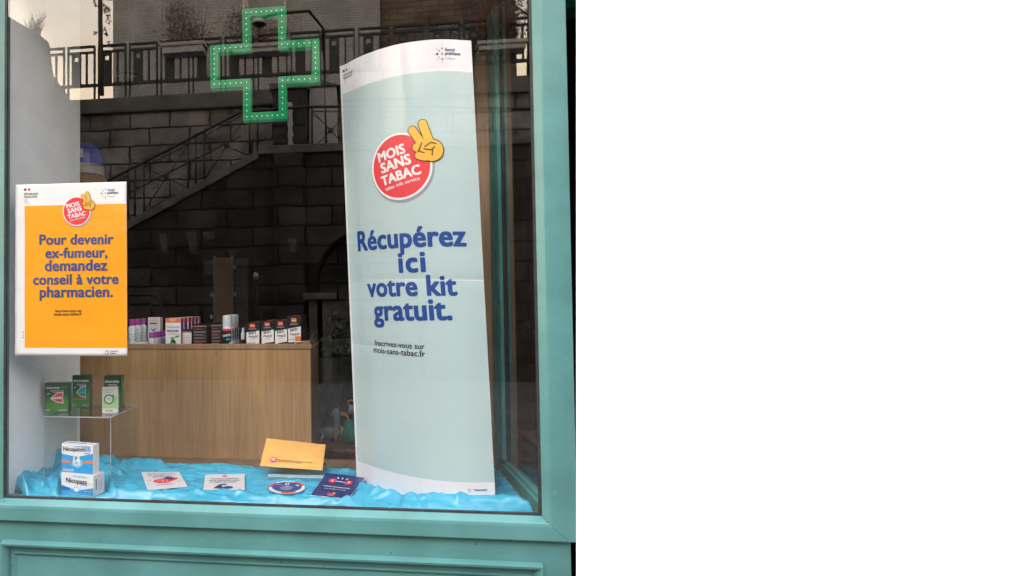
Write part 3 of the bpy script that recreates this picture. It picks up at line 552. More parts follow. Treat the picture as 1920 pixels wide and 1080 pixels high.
# oak panel at right, its colour lightened to offset the banner's shade
b = MB(); yq = .62; b.box((X(896, 300, yq), yq, .05), (X(946, 300, yq), yq+.05, Z(920, 96, yq)), woodmat('oak_lit', (.78, .52, .34), (.58, .38, .24))); tag(b.build('oak_panel', None, .002, org=(X(920, 300, yq), yq, .05)), 'tall narrow oak board standing between the banner and side window', 'panel')
# ---- cloth
satin = mat('blue_satin', (.055, .42, .62), .27, .04, 5, bump=.05, bscale=22, spec=.5)
Fp = [(8, 897), (17, 915), (50, 932), (102, 937), (204, 938), (320, 940), (408, 943), (525, 948), (647, 955), (723, 956), (808, 959), (880, 963), (940, 966), (1004, 968)]
Bp = [(12, 878), (40, 868), (90, 862), (160, 868), (215, 868), (270, 868), (330, 874), (450, 878), (560, 882), (650, 885), (740, 885), (830, 884), (890, 882), (930, 880)]
def lerpl(L_, t):
    k = t*(len(L_)-1); i = min(int(k), len(L_)-2); f = k-i; return L_[i].lerp(L_[i+1], f)
Fw = [atz(x, y, SILL) for x, y in Fp]; Bw = [atz(x, y, SILL) for x, y in Bp]
for v in Fw: v.y = max(v.y, .012)
flat_zones = []   # (x,y,r): keep low below the leaflets
folds = [([(28, 888), (48, 892), (40, 922)], .055, .030), ([(36, 870), (70, 874), (120, 880)], .10, .024), ([(70, 890), (105, 872), (150, 868)], .085, .020), ([(30, 905), (80, 915), (110, 905)], .030, .014), ([(150, 890), (190, 880), (225, 890)], .03, .016), ([(100, 930), (118, 900), (112, 880)], .035, .016), ([(178, 870), (212, 866)], .05, .022), ([(232, 880), (258, 872), (300, 878)], .034, .028),
         ([(60, 915), (110, 925), (215, 928), (330, 931)], .016, .014), ([(290, 932), (420, 927), (480, 936), (560, 940), (640, 946)], .017, .012), ([(400, 938), (520, 944), (600, 948)], .010, .010),
         ([(645, 905), (665, 918), (700, 932), (760, 941), (820, 944), (880, 948), (940, 950), (990, 958)], .036, .024), ([(690, 925), (668, 940), (630, 948)], .022, .014), ([(940, 890), (975, 925), (998, 958)], .018, .016),
         ([(240, 905), (262, 925)], .01, .014), ([(470, 890), (462, 925)], .008, .012), ([(500, 930), (520, 905)], .006, .012), ([(360, 925), (362, 880)], .005, .015), ([(560, 905), (600, 925)], .006, .01), ([(215, 930), (205, 900), (225, 880)], .02, .014)]
FW_ = [([atz(x, y, SILL+.01) for x, y in f[0]], f[1], f[2]) for f in folds]
def clothz(p):
    z = .006
    best = 0
    for pts, h, wd in FW_:
        for a, c in zip(pts, pts[1:]):
            ab = c-a; t = max(0, min(1, (p-a).dot(ab)/ab.length_squared)); d = (a+ab*t-p); d.z = 0; q = d.length/wd
            if q < 3: best = max(best, h*math.exp(-q*q)*(.85+.3*noise.noise(p*6)))
    z += best
    if p.x > 0: z -= .007*math.exp(-((p.x-.11-.3*(p.y-.03))/.012)**2)+.006*math.exp(-((p.x-.20+.5*(p.y-.03))/.010)**2)
    wv = noise.noise(Vector((p.x*4.5, p.y*12, 2.2))); wv2 = noise.noise(Vector((p.x*19+3*wv, p.y*27, 5)))
    amp = .010+.02*max(0, min(1, (-.95-p.x)/.2))
    z += amp*max(-.3, wv)+.0015*wv2+.008*(1-min(1, abs(noise.noise(Vector((p.x*2.6+2.5*wv, p.y*15+p.x*3.5, 3))))*5))+.004*(1-min(1, abs(noise.noise(Vector((p.x*6+2*wv, p.y*11-p.x*5, 13))))*8))
    return max(.002, z)
nu, nv = 420, 110; vs = []; fs = []
cards = []
for i in range(nu+1):
    f = lerpl(Fw, i/nu); bk = lerpl(Bw, i/nu)
    for j in range(nv+1):
        p = f.lerp(bk, j/nv); p.z = 0; q = Vector((p.x, p.y, SILL)); e = min(1, j/5, (nv-j)/4, i/5, (nu-i)/5); z = clothz(q)
        if f.x > 0 and j < 4: pass
        vs.append(Vector((p.x, p.y, SILL-.005+(z+.010)*math.sqrt(max(0, e)))))
CLV = vs
for i in range(nu):
    for j in range(nv): a = i*(nv+1)+j; fs.append((a, a+nv+1, a+nv+2, a+1))
def press(px_poly, z):      # objects lying on the cloth press it flat
    poly_ = [atz(x, y, z) for x, y in px_poly]; cx_ = sum(v.x for v in poly_)/len(poly_); cy_ = sum(v.y for v in poly_)/len(poly_)
    for v in CLV:
        ins = True
        for a, c in zip(poly_, poly_[1:]+poly_[:1]):
            a2 = Vector((cx_+(a.x-cx_)*1.05, cy_+(a.y-cy_)*1.05)); c2 = Vector((cx_+(c.x-cx_)*1.05, cy_+(c.y-cy_)*1.05))
            if (c2.x-a2.x)*(v.y-a2.y)-(c2.y-a2.y)*(v.x-a2.x) > 0: ins = False; break
        if ins: v.z = min(v.z, z-.004)
CARDZ = SILL+.020
C1 = [(265, 888), (335.5, 887.4), (352, 912), (277, 919)]; C2 = [(385, 892), (458.5, 890.6), (459, 918.5), (380.7, 918.5)]; C4 = [(612, 892), (685, 902), (652, 936), (582, 929)]
C3 = [(538+34*math.cos(a*math.pi/12), 916.7+15*math.sin(a*math.pi/12)) for a in range(24)]
for c_ in (C1, C2, C3, C4): press(c_, CARDZ)
press([(112, 903), (203, 893), (203, 928), (112, 935)], SILL+.010)
press([(640, 885), (930, 880), (925, 915), (665, 905)], SILL+.012)
b = MB(); b.add(CLV, fs, satin, True); cl = tag(b.build('satin_cloth', org=(-.3, .2, SILL)), 'rumpled turquoise satin cloth spread along the window display floor', 'cloth')
so = cl.modifiers.new('thickness', 'SOLIDIFY'); so.thickness = .0015; so.offset = -1

# ---- leaflets lying on the cloth
def sheet(px, z, tilt=0): 
    pts = [atz(x, y, z) for x, y in px]; tl, tr2, br2, bl = pts
    tl.z += tilt; tr2.z += tilt; return quad(bl, br2, tr2, tl)
def solid_sheet(mb, sf, m, t=.0012, nu=1, nv=1, step=False):
    vs = [sf.fn(sf.w*i/nu, sf.h*j/nv, 0) for i in range(nu+1) for j in range(nv+1)]; vb = [sf.fn(sf.w*i/nu, sf.h*j/nv, -t) for i in range(nu+1) for j in range(nv+1)]
    k = nv+1; nn = len(vs); fs = [(i*k+j, (i+1)*k+j, (i+1)*k+j+1, i*k+j+1) for i in range(nu) for j in range(nv)]
    fs2 = [tuple(nn+q for q in f[::-1]) for f in fs]; ed = []
    bd = [(i*k, (i+1)*k) for i in range(nu)]+[(nu*k+j, nu*k+j+1) for j in range(nv)]+[((i+1)*k+nv, i*k+nv) for i in range(nu-1, -1, -1)]+[(j+1, j) for j in range(nv-1, -1, -1)]
    for a, c in bd: ed.append((a, nn+a, nn+c, c))
    mb.add(vs+vb, fs+fs2+ed, m)
    if nu*nv > 1:
        for i in range(1, len(mb.sm)+1):
            if i <= len(fs)+len(fs2)+len(ed) and i > len(ed): mb.sm[-i] = True
card = mat('white_card', (.74, .72, .74), .45, .02, 8)
sf = sheet(C1, CARDZ+.002, .006); b = MB(); solid_sheet(b, sf, card); w_, h_ = sf.w, sf.h
for i, s in enumerate(('Derrière chaque envie', 'de fumer, il y a', 'une astuce')): text(b, sf, s, (w_*(.14+.1*(i == 2)), h_*(.86-.1*i)), (w_*(.86-.1*(i == 2)), h_*(.86-.1*i)), inkN, 2, .02)
poly(b, sf, [(w_*x, h_*y) for x, y in ((.2, .40), (.32, .30), (.55, .30), (.88, .52), (.86, .60), (.6, .58), (.42, .56), (.27, .52))], inkR, 2)
poly(b, sf, [(w_*x, h_*y) for x, y in ((.46, .56), (.70, .46), (.80, .58), (.62, .66))], inkN, 3)
for a, c in (((.3, .42), (.5, .48)), ((.44, .34), (.48, .46)), ((.55, .36), (.57, .46))): caps(b, sf, (w_*a[0], h_*a[1]), (w_*c[0], h_*c[1]), .0012, card, 3, 4)
caps(b, sf, (w_*.28, h_*.2), (w_*.68, h_*.23), .0022, inkN, 2, 4)
for a, c in (((.1, .5), (.17, .5)), ((.28, .62), (.25, .68)), ((.45, .7), (.45, .76)), ((.8, .36), (.86, .31)), ((.88, .42), (.95, .41))): caps(b, sf, (w_*a[0], h_*a[1]), (w_*c[0], h_*c[1]), .0015, inkN, 2, 4)
tag(b.build('leaflet', org=sf.fn(0, 0, 0)), 'white card with a red clenched fist drawing, leftmost leaflet on the cloth', 'leaflet')
sf = sheet(C2, CARDZ+.002, .004); b = MB(); solid_sheet(b, sf, card); w_, h_ = sf.w, sf.h
ell(b, sf, (w_*.5, h_*.87), w_*.07, h_*.06, inkR, 2, 16)
for i, (s, a, c) in enumerate((('Trouvez l\'outil qui', .15, .85), ('vous convient pour', .1, .9), ('arrêter de fumer', .15, .82))): text(b, sf, s, (w_*a, h_*(.67-.11*i)), (w_*c, h_*(.67-.11*i)), inkN, 2, .03)
poly(b, sf, [(w_*x, h_*y) for x, y in ((.24, .08), (.30, .20), (.40, .34), (.50, .38), (.58, .32), (.52, .27), (.44, .28), (.46, .16), (.58, .22), (.70, .20), (.72, .10), (.60, .05))], inkN, 2)
for a, c in (((.22, .33), (.27, .29)), ((.3, .43), (.33, .38)), ((.42, .5), (.43, .44))): caps(b, sf, (w_*a[0], h_*a[1]), (w_*c[0], h_*c[1]), .0014, inkY, 2, 4)
tag(b.build('leaflet', org=sf.fn(0, 0, 0)), 'white card with a navy flexed arm drawing, middle of the cloth', 'leaflet')
ctr = atz(538, 916.7, CARDZ); rr = abs(atz(572, 916.7, CARDZ).x-ctr.x); sf = affine(ctr+Vector((-rr, -rr, .004)), (1, 0, 0), (0, 1, .03), (0, 0, 1), 2*rr, 2*rr)
b = MB(); n = 40; b.lathe([(0, -.0012), (rr, -.0012), (rr, 0), (0, 0)], ctr+Vector((0, 0, .004)), card, 40)
ell(b, sf, (rr, rr), rr*.985, rr*.985, inkW, 2)
for k in range(6):
    if k % 2 == 0:
        a0 = k*math.pi/3+.3; p = [(rr+rr*.985*math.cos(a0+i*.1), rr+rr*.985*math.sin(a0+i*.1)) for i in range(10)]; p += [(rr+rr*.8*math.cos(a0+i*.1), rr+rr*.8*math.sin(a0+i*.1)) for i in range(9, -1, -1)]; poly(b, sf, p, inkR, 3)
ell(b, sf, (rr, rr), rr*.82, rr*.82, inkB, 4); caps(b, sf, (rr*.95, rr*1.35), (rr*.98, rr*1.6), rr*.11, inkW, 5); caps(b, sf, (rr*.95, rr*1.35), (rr*.98, rr*1.6), rr*.05, inkB, 6)
for i, (s, a, c) in enumerate((('Combien', .75, 1.25), ('économisez-vous', .62, 1.38), ('en arrêtant', .7, 1.3), ('de fumer ?', .78, 1.22))): text(b, sf, s, (rr*a, rr*(1.0-.17*i)), (rr*c, rr*(1.0-.17*i)), inkW, 5, .03)
text(b, sf, 'cigarettes', (rr*.35, rr*1.25), (rr*.72, rr*1.28), inkW, 5, .02); caps(b, sf, (rr*1.5, rr*1.3), (rr*1.62, rr*1.2), rr*.06, inkW, 5)
tag(b.build('round_leaflet', org=ctr), 'round blue dial card with a red and white rim lying on the cloth', 'leaflet')
sf = sheet(C4, CARDZ+.004, .012); b = MB(); solid_sheet(b, sf, card, .002); w_, h_ = sf.w, sf.h; rect(b, sf, 0.0005, .004, w_-.0005, h_-.0005, inkN, 1)
T = lambda x, y: (w_*x, h_*y)
caps(b, sf, T(.35, .66), T(.66, .66), .0028, inkW, 4, 6)
for x, q in ((.26, .020), (.33, .028), (.69, .028), (.76, .020)): caps(b, sf, (w_*x, h_*.66-q*.6), (w_*x, h_*.66+q*.6), .0065, inkR, 5, 6)
for x in (.295, .725): caps(b, sf, (w_*x, h_*.66-.008), (w_*x, h_*.66+.008), .0016, inkW, 6, 6)
for x, a in ((.40, -.03), (.5, 0), (.6, .03)): caps(b, sf, T(x, .78), T(x+a, .84), .002, inkW, 4, 4)
text(b, sf, 'VOTRE PROGRAMME', T(.15, .40), T(.85, .40), inkW, 4, .035); text(b, sf, 'pour arrêter de fumer', T(.22, .31), T(.80, .31), inkW, 4, .02)
logo_mois(b, sf, T(.5, .11), .012, 2, False)
tag(b.build('booklet', org=sf.fn(0, 0, 0)), 'navy booklet with a red dumbbell drawing lying in front of the banner', 'booklet')

# ---- poster on the glass
pc = [at(27, 667, .006), at(238, 668, .006), at(236.5, 340, .006), at(28, 346, .006)]
base = quad(*pc)
def pfn(u, v, o):
    p = base.fn(u, v, o); s_ = u/base.w; t_ = v/base.h
    p.y += .0035+.0022*noise.noise(Vector((s_*2.6, t_*4, 3)))+.0009*noise.noise(Vector((s_*9+t_*5, t_*9, 8))); return p
ps = Surf(pfn, base.w, base.h, .012); 
_inv = base.inv; ps.inv = lambda x, y: _inv(x, y)
b = MB(); solid_sheet(b, ps, white, .0006, 36, 54)
I = ps.inv
def gridrect(mb, sf, u0, v0, u1, v1, m, layer, nu, nv):
    k = nv+1; mb.add([sf.fn(u0+(u1-u0)*i/nu, v0+(v1-v0)*j/nv, LAY*layer) for i in range(nu+1) for j in range(nv+1)], [(i*k+j, (i+1)*k+j, (i+1)*k+j+1, i*k+j+1) for i in range(nu) for j in range(nv)], m, True)
a = I(45, 652); c = I(237.3, 381.5); gridrect(b, ps, a[0], a[1], ps.w-.0005, c[1], orange, 1, 32, 46)
for s, q0, q1 in (('Pour devenir', (74, 458.5), (211.5, 457)), ('ex-fumeur,', (85, 483.6), (200.5, 482)), ('demandez', (84, 508), (200, 506.7)), ('conseil à votre', (62, 533.6), (221, 532)), ('pharmacien.', (74.5, 557.4), (210.5, 556.5))):
    ptext(b, ps, s, q0, q1, inkBr, 3, .026, 1.0)
ptext(b, ps, 'Inscrivez-vous sur', (103.5, 585.3), (153, 584.6), inkDot, 3, .02); ptext(b, ps, 'mois-sans-tabac.fr', (101, 591.8), (153, 591), inkDot, 3, .02)
logo_mois(b, ps, I(143.2, 395.8), 26.3/ (238-27)*base.w, 2)
kk = base.w/211
logo_rf(b, ps, I(44.5, 357.5), 27*kk, 2); logo_spf(b, ps, I(201, 363), 21*kk, 2)
ptext(b, ps, "l'Assurance", (206, 659.5), (221, 659.2), inkN, 2, .02); ptext(b, ps, 'Maladie', (206, 663.5), (216, 663.3), inkN, 2, .02)
q = I(199, 661); ell(b, ps, q, 3.2*kk, 3.6*kk, inkN, 2, 16); ell(b, ps, q, 2.1*kk, 2.6*kk, white, 3, 16); caps(b, ps, (q[0]+2.4*kk, q[1]-1.5*kk), (q[0]+3*kk, q[1]+2*kk), .6*kk, inkT, 4, 4)
for x, y, m_ in ((42.2, 628, inkO), (42.2, 623, inkN), (41.8, 633, inkN)): q = I(x, y); rect(b, ps, q[0]-.9*kk, q[1]-1.1*kk, q[0]+.9*kk, q[1]+1.1*kk, m_, 2)
tag(b.build('poster', org=pc[0]), 'orange and white stop-smoking poster with blue lettering hung on the glass', 'poster')
# the faint printed margin text on the poster is illegible in the photo and left plain

# ---- banner
ZB = SILL+.012
yk = [(0, .31), (.12, .225), (.25, .165), (.4, .11), (.55, .075), (.7, .058), (.85, .055), (1, .07)]
def Yc(t):
    for (a, ya), (c, yc) in zip(yk, yk[1:]):
        if t <= c:
            f = (t-a)/(c-a); f2 = f; return ya+(yc-ya)*f2
    return yk[-1][1]
def Ysm(t): return sum(Yc(max(0, min(1, t+d)))*w_ for d, w_ in ((-.08, .15), (-.04, .22), (0, .26), (.04, .22), (.08, .15)))
ZT_L, ZT_R = Z(638, 125, Ysm(0)), Z(884, 76, Ysm(1)); ZTOP = (ZT_L+ZT_R)/2
BL, BR = X(669, 905, Ysm(0)), X(929, 922, Ysm(1)); TL, TR = X(637, 125, Ysm(0)), X(883.5, 76, Ysm(1))
BH = ZTOP-ZB; arcl = [0]
NS = 120
for i in range(NS): t0, t1 = i/NS, (i+1)/NS; arcl.append(arcl[-1]+math.hypot((BR-BL)/NS, Ysm(t1)-Ysm(t0)))
BW = arcl[-1]
def t_of(u):
    if u <= 0: return u/BW
    if u >= BW: return u/BW
    lo = 0; hi = NS
    while hi-lo > 1:
        m_ = (lo+hi)//2
        if arcl[m_] <= u: lo = m_
        else: hi = m_
    return (lo+(u-arcl[lo])/(arcl[hi]-arcl[lo]))/NS
def bfn(u, v, o):
    t = t_of(u); s_ = v/BH; x = (BL+(BR-BL)*t)*(1-s_)+(TL+(TR-TL)*t)*s_; y = Ysm(max(0, min(1, t)))
    d = 0
    for vf, am in ((.478, .0035), (.325, .006)):
        q = abs(s_-vf)/.008; d += am*math.exp(-q)*(1.0 if vf > .4 else max(.15, 1-t*1.5))
    y += d+.003*noise.noise(Vector((t*2.2, s_*3.5, 1)))+.0012*noise.noise(Vector((t*6, s_*11, 4)))
    z = ZB+(ZT_L-ZB)*s_ if False else ZB+((ZT_L*(1-t)+ZT_R*t)-ZB)*s_
    dy = (Ysm(min(1, t+.01))-Ysm(max(0, t-.01)))/((BR-BL)*.02); n_ = Vector((dy, -1, 0)).normalized()
    return Vector((x, y, z))+n_*o
bs = Surf(bfn, BW, BH, .011)
gloss = mat('banner_sheet', (.78, .77, .80), .28, .02, 3, coat=.6); MATS['ink_mint'].node_tree.nodes['Principled BSDF'].inputs['Coat Weight'].default_value = .6
bt = empty('standing_banner', ((BL+BR)/2, .2, ZB), 'tall curved white and mint standing banner with blue lettering', 'banner')
b = MB(); gridrect(b, bs, 0, 0, BW, BH, gloss, 0, 64, 150)
gridrect(b, bs, .010, BH*.047, BW-.001, BH*.930, mint, 1, 64, 150)
J = bs.inv
for s, q0, q1 in (('Récupérez', (673, 470.5), (873, 461)), ('votre kit', (691, 556), (856, 553)), ('gratuit.', (703, 600.5), (847, 599))): ptext(b, bs, s, q0, q1, inkB, 3, .028, 1.05)
text(b, bs, 'ici', J(750, 510.5), J(797, 508.8), inkB, 3, .032, 1.0, 0, 1.14); ptext(b, bs, 'Inscrivez-vous sur', (704, 647.5), (796, 655), inkK, 3, .015, 1.05); ptext(b, bs, 'mois-sans-tabac.fr', (701, 660.5), (797, 669), inkK, 3, .015, 1.05)
c = J(749, 312); rt = J(749, 249); rr_ = abs(rt[1]-c[1]); logo_mois(b, bs, c, rr_, 3)
q = J(643.5, 136); q2 = J(661, 136); logo_rf(b, bs, q, (q2[0]-q[0])*1.02, 3)
q = J(835, 102.5); q2 = J(865, 102); logo_spf(b, bs, q, (q2[0]-q[0])*.97, 3)
ptext(b, bs, "l'Assurance", (889, 920.5), (913, 919.5), inkN, 3, .02); q = J(880, 919); ell(b, bs, q, .005, .006, inkG, 3, 14); ell(b, bs, q, .0035, .004, gloss, 4, 14)
for y, m_ in ((843, inkN), (848, inkN), (838, inkR)): q = J(669.5, y); rect(b, bs, q[0]-.001, q[1]-.002, q[0]+.0012, q[1]+.002, m_, 3)
fb = b.build('front_sheet', bt)
b = MB()
def bk(u, v, o):
    t = t_of(u); p = bfn(u, v, 0); a0 = bfn(0, v, 0); a1 = bfn(BW, v, 0); q = a0.lerp(a1, t); q.y += .10*math.sin(math.pi*t)+.0; return q+Vector((0, .001, 0))
kbs = Surf(bk, BW, BH); gridrect(b, kbs, 0, 0, BW, BH, gloss, 0, 30, 20); b.build('back_sheet', bt)
b = MB(); vs = [bfn(BW*i/30, 0, 0)+Vector((0, .001, .03)) for i in range(31)]+[bk(BW*i/30, 0, 0)+Vector((0, -.002, .03)) for i in range(30, -1, -1)]; b.add(vs, [tuple(range(len(vs)))], gloss); b.build('base_insert', bt)

# ---- LED cross
cg = mat('green_acrylic', (.0, .12, .042), .55, .06, 6, spec=.1, emit=(.0, .5, .17), es=.06); led = mat('white_led', (.7, .85, .75), .3, .02, emit=(.8, 1, .85), es=.25)
YC = .10; cc = at(495.5, 119, YC); hx = abs(X(598, 119, YC)-X(393, 119, YC))/2; hz = abs(Z(495, 14, YC)-Z(495, 225, YC))/2; ha = abs(X(536, 200, YC)-X(454, 200, YC))/2; st = .0295
cr_ = empty('pharmacy_cross', (cc.x, YC, cc.z), 'green open cross edged with small white lights hanging in the window', 'pharmacy sign')
def crossloop(d): 
    a_, x_, z_ = ha-d, hx-d, hz-d; hb = ha-d
    return [(-a_, -z_), (a_, -z_), (a_, -hb), (x_, -hb), (x_, hb), (a_, hb), (a_, z_), (-a_, z_), (-a_, hb), (-x_, hb), (-x_, -hb), (-a_, -hb)]
b = MB(); o_ = crossloop(0); i_ = crossloop(st); n = 12; dpt = .032
V3 = lambda p, y: Vector((cc.x+p[0], y, cc.z+p[1]))
vs = [V3(p, YC) for p in o_]+[V3(p, YC) for p in i_]+[V3(p, YC+dpt) for p in o_]+[V3(p, YC+dpt) for p in i_]
fs = []
for k in range(12):
    k2 = (k+1) % 12; fs += [(k, k2, n+k2, n+k), (2*n+k2, 2*n+k, 3*n+k, 3*n+k2), (k, 2*n+k, 2*n+k2, k2), (n+k2, 3*n+k2, 3*n+k, n+k)]
b.add(vs, fs, cg); b.build('housing', cr_, .0015)
b = MB(); m_ = crossloop(st/2); pts = []
for k in range(12):
    a, c = Vector(m_[k]), Vector(m_[(k+1) % 12]); nn = max(2, round((c-a).length/.0198))
    for i in range(nn): pts.append(a.lerp(c, i/nn))
b.ball((cc.x, YC-.0008, cc.z), .0016, led, (1, .6, 1), 4); l0 = b.build('light', cr_); p0_ = pts[0]
for i, p in enumerate(pts):
    c = l0 if i == 0 else l0.copy()
    if i: col.objects.link(c)
    c.location = (p.x, 0, p.y)
for sx in (-1, 1):
    b = MB(); x = cc.x+sx*(ha-.004); z = cc.z+hz
    k = 0
    while z < gz1:
        r_ = .0055; w2 = .0035
        pts_ = [Vector((x+(w2*math.cos(a*math.pi/4) if k % 2 == 0 else 0), YC+.01+(w2*math.cos(a*math.pi/4) if k % 2 else 0), z+r_*math.sin(a*math.pi/4))) for a in range(9)]
        b.tube(pts_, .0009, mat('chain_steel', (.35, .35, .36), .35, .1, metal=1), 4, False); z += .0085; k += 1
        if z > cc.z+hz+.25: break
    b.build('chain', cr_)
b = MB(); b.tube([V3((-ha+.02, hz), YC+.012), V3((-ha+.014, hz+.03), YC+.012), V3((-ha+.0, hz+.07), YC+.02), V3((-ha-.01, hz+.3), YC+.03)], .0035, gask, 6); b.build('cable', cr_)

# ---- acrylic riser
acr = clearmat('clear_acrylic', 1.1, (.94, .97, .965), .02, .015); acre = mat('acrylic_edge', (.42, .47, .47), .2, .1)
rz = SILL+.012; fl, frr = atz(79, 906, rz), atz(211, 906, rz); y0_ = (fl.y+frr.y)/2; y1_ = y0_+.26; rt_ = Z(150, 781, y0_)
ar_ = empty('display_riser', ((fl.x+frr.x)/2, y0_, rz), 'clear acrylic riser standing on the blue cloth under three green boxes', 'display stand')
def slab(nm, a, c, edges):
    b = MB(); b.box(a, c, acr); b.build(nm, ar_)
t_ = .004
slab('top_plate', (fl.x, y0_, rt_-t_), (frr.x, y1_, rt_), 0); slab('side_plate', (fl.x, y0_, rz), (fl.x+t_, y1_, rt_-t_-.0003), 0); slab('side_plate', (frr.x-t_, y0_, rz), (frr.x, y1_, rt_-t_-.0003), 0)
b = MB(); e_ = .0012
b.box((fl.x, y0_-e_, rt_-t_), (frr.x, y0_-.0001, rt_), acre); b.box((fl.x, y0_-e_, rz), (fl.x+.0025, y0_-.0001, rt_-t_-.001), acre); b.box((frr.x-.0025, y0_-e_, rz), (frr.x, y0_-.0001, rt_-t_-.001), acre); b.box((frr.x+.0001, y0_, rt_-t_), (frr.x+e_, y1_, rt_), acre); b.box((fl.x, y1_+.0001, rt_-t_), (frr.x, y1_+e_, rt_), acre)
b.build('polished_edge', ar_)

# ---- medicine boxes
def pbox(name, bl, br, z, h, dep, body, draw, label, cat='medicine box', group=None, top=None, side=None, bev=.0012, Yfix=None):
    A_ = atz(bl[0], bl[1], z) if Yfix is None else Vector((X(bl[0], bl[1], Yfix), Yfix, z)); B_ = atz(br[0], br[1], z) if Yfix is None else Vector((X(br[0], br[1], Yfix), Yfix, z))
    U = (B_-A_); w_ = U.length; U.normalize(); Nn = Vector((U.y, -U.x, 0)); back = -Nn*dep
    b = MB(); b.prism([A_, B_, B_+Vector((0, 0, h)), A_+Vector((0, 0, h))], back, body)
    sf = affine(A_, U, (0, 0, 1), Nn, w_, h)
    draw(b, sf, w_, h)
    if side: side(b, affine(B_, back.normalized(), (0, 0, 1), U, dep, h), dep, h)
    if top: top(b, affine(A_+Vector((0, 0, h)), U, back.normalized(), (0, 0, 1), w_, dep), w_, dep)
    return tag(b.build(name, org=(A_+B_)/2), label, cat, group)
gd = mat('box_dark_green', (.010, .085, .028), .35, .1); gl_ = mat('box_light_green', (.10, .40, .03), .35, .12); lime = mat('box_lime', (.45, .62, .06), .4, .05)
def d_nico(title, extra, blade, word):
    def d(b, sf, w_, h):
        T = lambda x, y: (x*w_, y*h)
        # soft green glow printed as nested shapes
        for i, (m_, q) in enumerate(((mat('print_green_1', (.02, .14, .03), .4), 1.0), (mat('print_green_2', (.035, .20, .03), .4), .8), (mat('print_green_3', (.07, .30, .03), .4), .55))):
            poly(b, sf, [T(.5+(x-.5)*1.0, y) for x, y in ((.02, .02), (.98, .02), (.98, .2+.45*q), (.6, .1+.45*q), (.02, .05+.5*q))], m_, 1+i)
        text(b, sf, title, T(.08, .80), T(.62 if extra else .93, .80), inkW, 5, .02)
        if extra: text(b, sf, extra, T(.64, .80), T(.93, .80), gl_, 5, 0)
        caps(b, sf, T(.25, .73), T(.78, .73), h*.008, inkW, 5, 4); caps(b, sf, T(.36, .68), T(.68, .68), h*.006, inkW, 5, 4)
        poly(b, sf, [T(.22, .47), T(.50, .66), T(.80, .70), T(.76, .52), T(.79, .30), T(.48, .34)], inkW, 5)
        poly(b, sf, [T(.27, .47), T(.52, .635), T(.77, .67), T(.73, .51), T(.755, .335), T(.50, .37)], blade, 6)
        text(b, sf, word, T(.33, .455), T(.70, .455), inkW, 7, .04 if word == 'patch' else 0)
        caps(b, sf, T(.12, .62), T(.2, .64), h*.012, inkW, 5, 4)
        if word != 'patch': rect(b, sf, .1*w_, .25*h, .8*w_, .29*h, inkO, 5)
        else: caps(b, sf, T(.12, .2), T(.9, .22), h*.008, gl_, 5, 4); caps(b, sf, T(.2, .16), T(.85, .17), h*.006, gl_, 5, 4)
        rect(b, sf, .04*w_, .045*h, .22*w_, .115*h, lime, 5); text(b, sf, '10 mg' if word == 'patch' else '2 mg', T(.06, .062), T(.20, .062), inkD, 6, .01); caps(b, sf, T(.55, .09), T(.92, .09), h*.005, inkW, 5, 4); caps(b, sf, T(.6, .06), T(.92, .06), h*.005, inkW, 5, 4)
    return d
ZR = rt_+.0005
def hh(px, pt, pb_, z, Yh): return abs(Z(px, pt, Yh)-z)
A_ = atz(84, 773.5, ZR); hA = Z(87, 718, A_.y)-ZR
pbox('medicine_box', (83.8, 773.5), (129, 773), ZR, hA, .032, gd, d_nico('nicorette', 'skin', inkR, 'patch'), 'dark green box with a red patch emblem, left on the acrylic riser')
A_ = atz(150, 764, ZR); hB = Z(150, 703.5, A_.y)-ZR
pbox('medicine_box', (135.8, 764.5), (169, 764.5), ZR, hB, .025, gd, d_nico('nicorette', None, inkT, 'freshmint'), 'tall green box with a blue fin emblem, middle of the acrylic riser')
A_ = atz(205, 766, ZR); hC = Z(205, 705, A_.y)-ZR
pbox('medicine_box', (195, 766), (226, 766), ZR, hC, .045, gd, d_nico('nicorette', None, inkT, 'fruit'), 'tall green box with a blue fin standing behind the small white box', side=lambda b, sf, w_, h: [rect(b, sf, w_*.35, h*.1, w_*.5, h*.75, gl_, 1), rect(b, sf, w_*.7, h*.1, w_*.95, h*.85, mat('print_green_3', (0, 0, 0)), 1)])
palegr = mat('box_pale_green', (.48, .72, .34), .45, .05)
def d_white(b, sf, w_, h):
    T = lambda x, y: (x*w_, y*h)
    poly(b, sf, [T(0.03, .17), T(.97, .17), T(.97, .62), T(.72, .72), T(.45, .70), T(.2, .55), T(.03, .45)], palegr, 1)
    for i in range(3): caps(b, sf, T(.14, .92-.06*i), T(.8-.1*i, .92-.06*i), h*.006, inkG, 2, 4)
    ell(b, sf, T(.44, .53), w_*.34, w_*.34, inkGr, 2, 24); ell(b, sf, T(.44, .53), w_*.23, w_*.23, inkW, 3, 24); caps(b, sf, T(.66, .64), T(.74, .68), w_*.05, inkGr, 2, 6)
    text(b, sf, '2mg', T(.30, .53), T(.56, .53), inkGr, 4, .02); text(b, sf, 'sans sucre', T(.30, .48), T(.58, .48), inkGr, 4, 0)
    caps(b, sf, T(.2, .27), T(.55, .27), h*.01, inkW, 3, 4); text(b, sf, 'EG LABO', T(.22, .06), T(.68, .06), inkK, 2, .03)
A_ = atz(205, 774, ZR); hD = Z(205, 726, A_.y)-ZR
pbox('medicine_box', (191.6, 774.5), (220.5, 773.8), ZR, hD, .018, white, d_white, 'small white and pale green box in front of the right green box')
sky_b = mat('box_sky_blue', (.02, .33, .72), .35, .06)
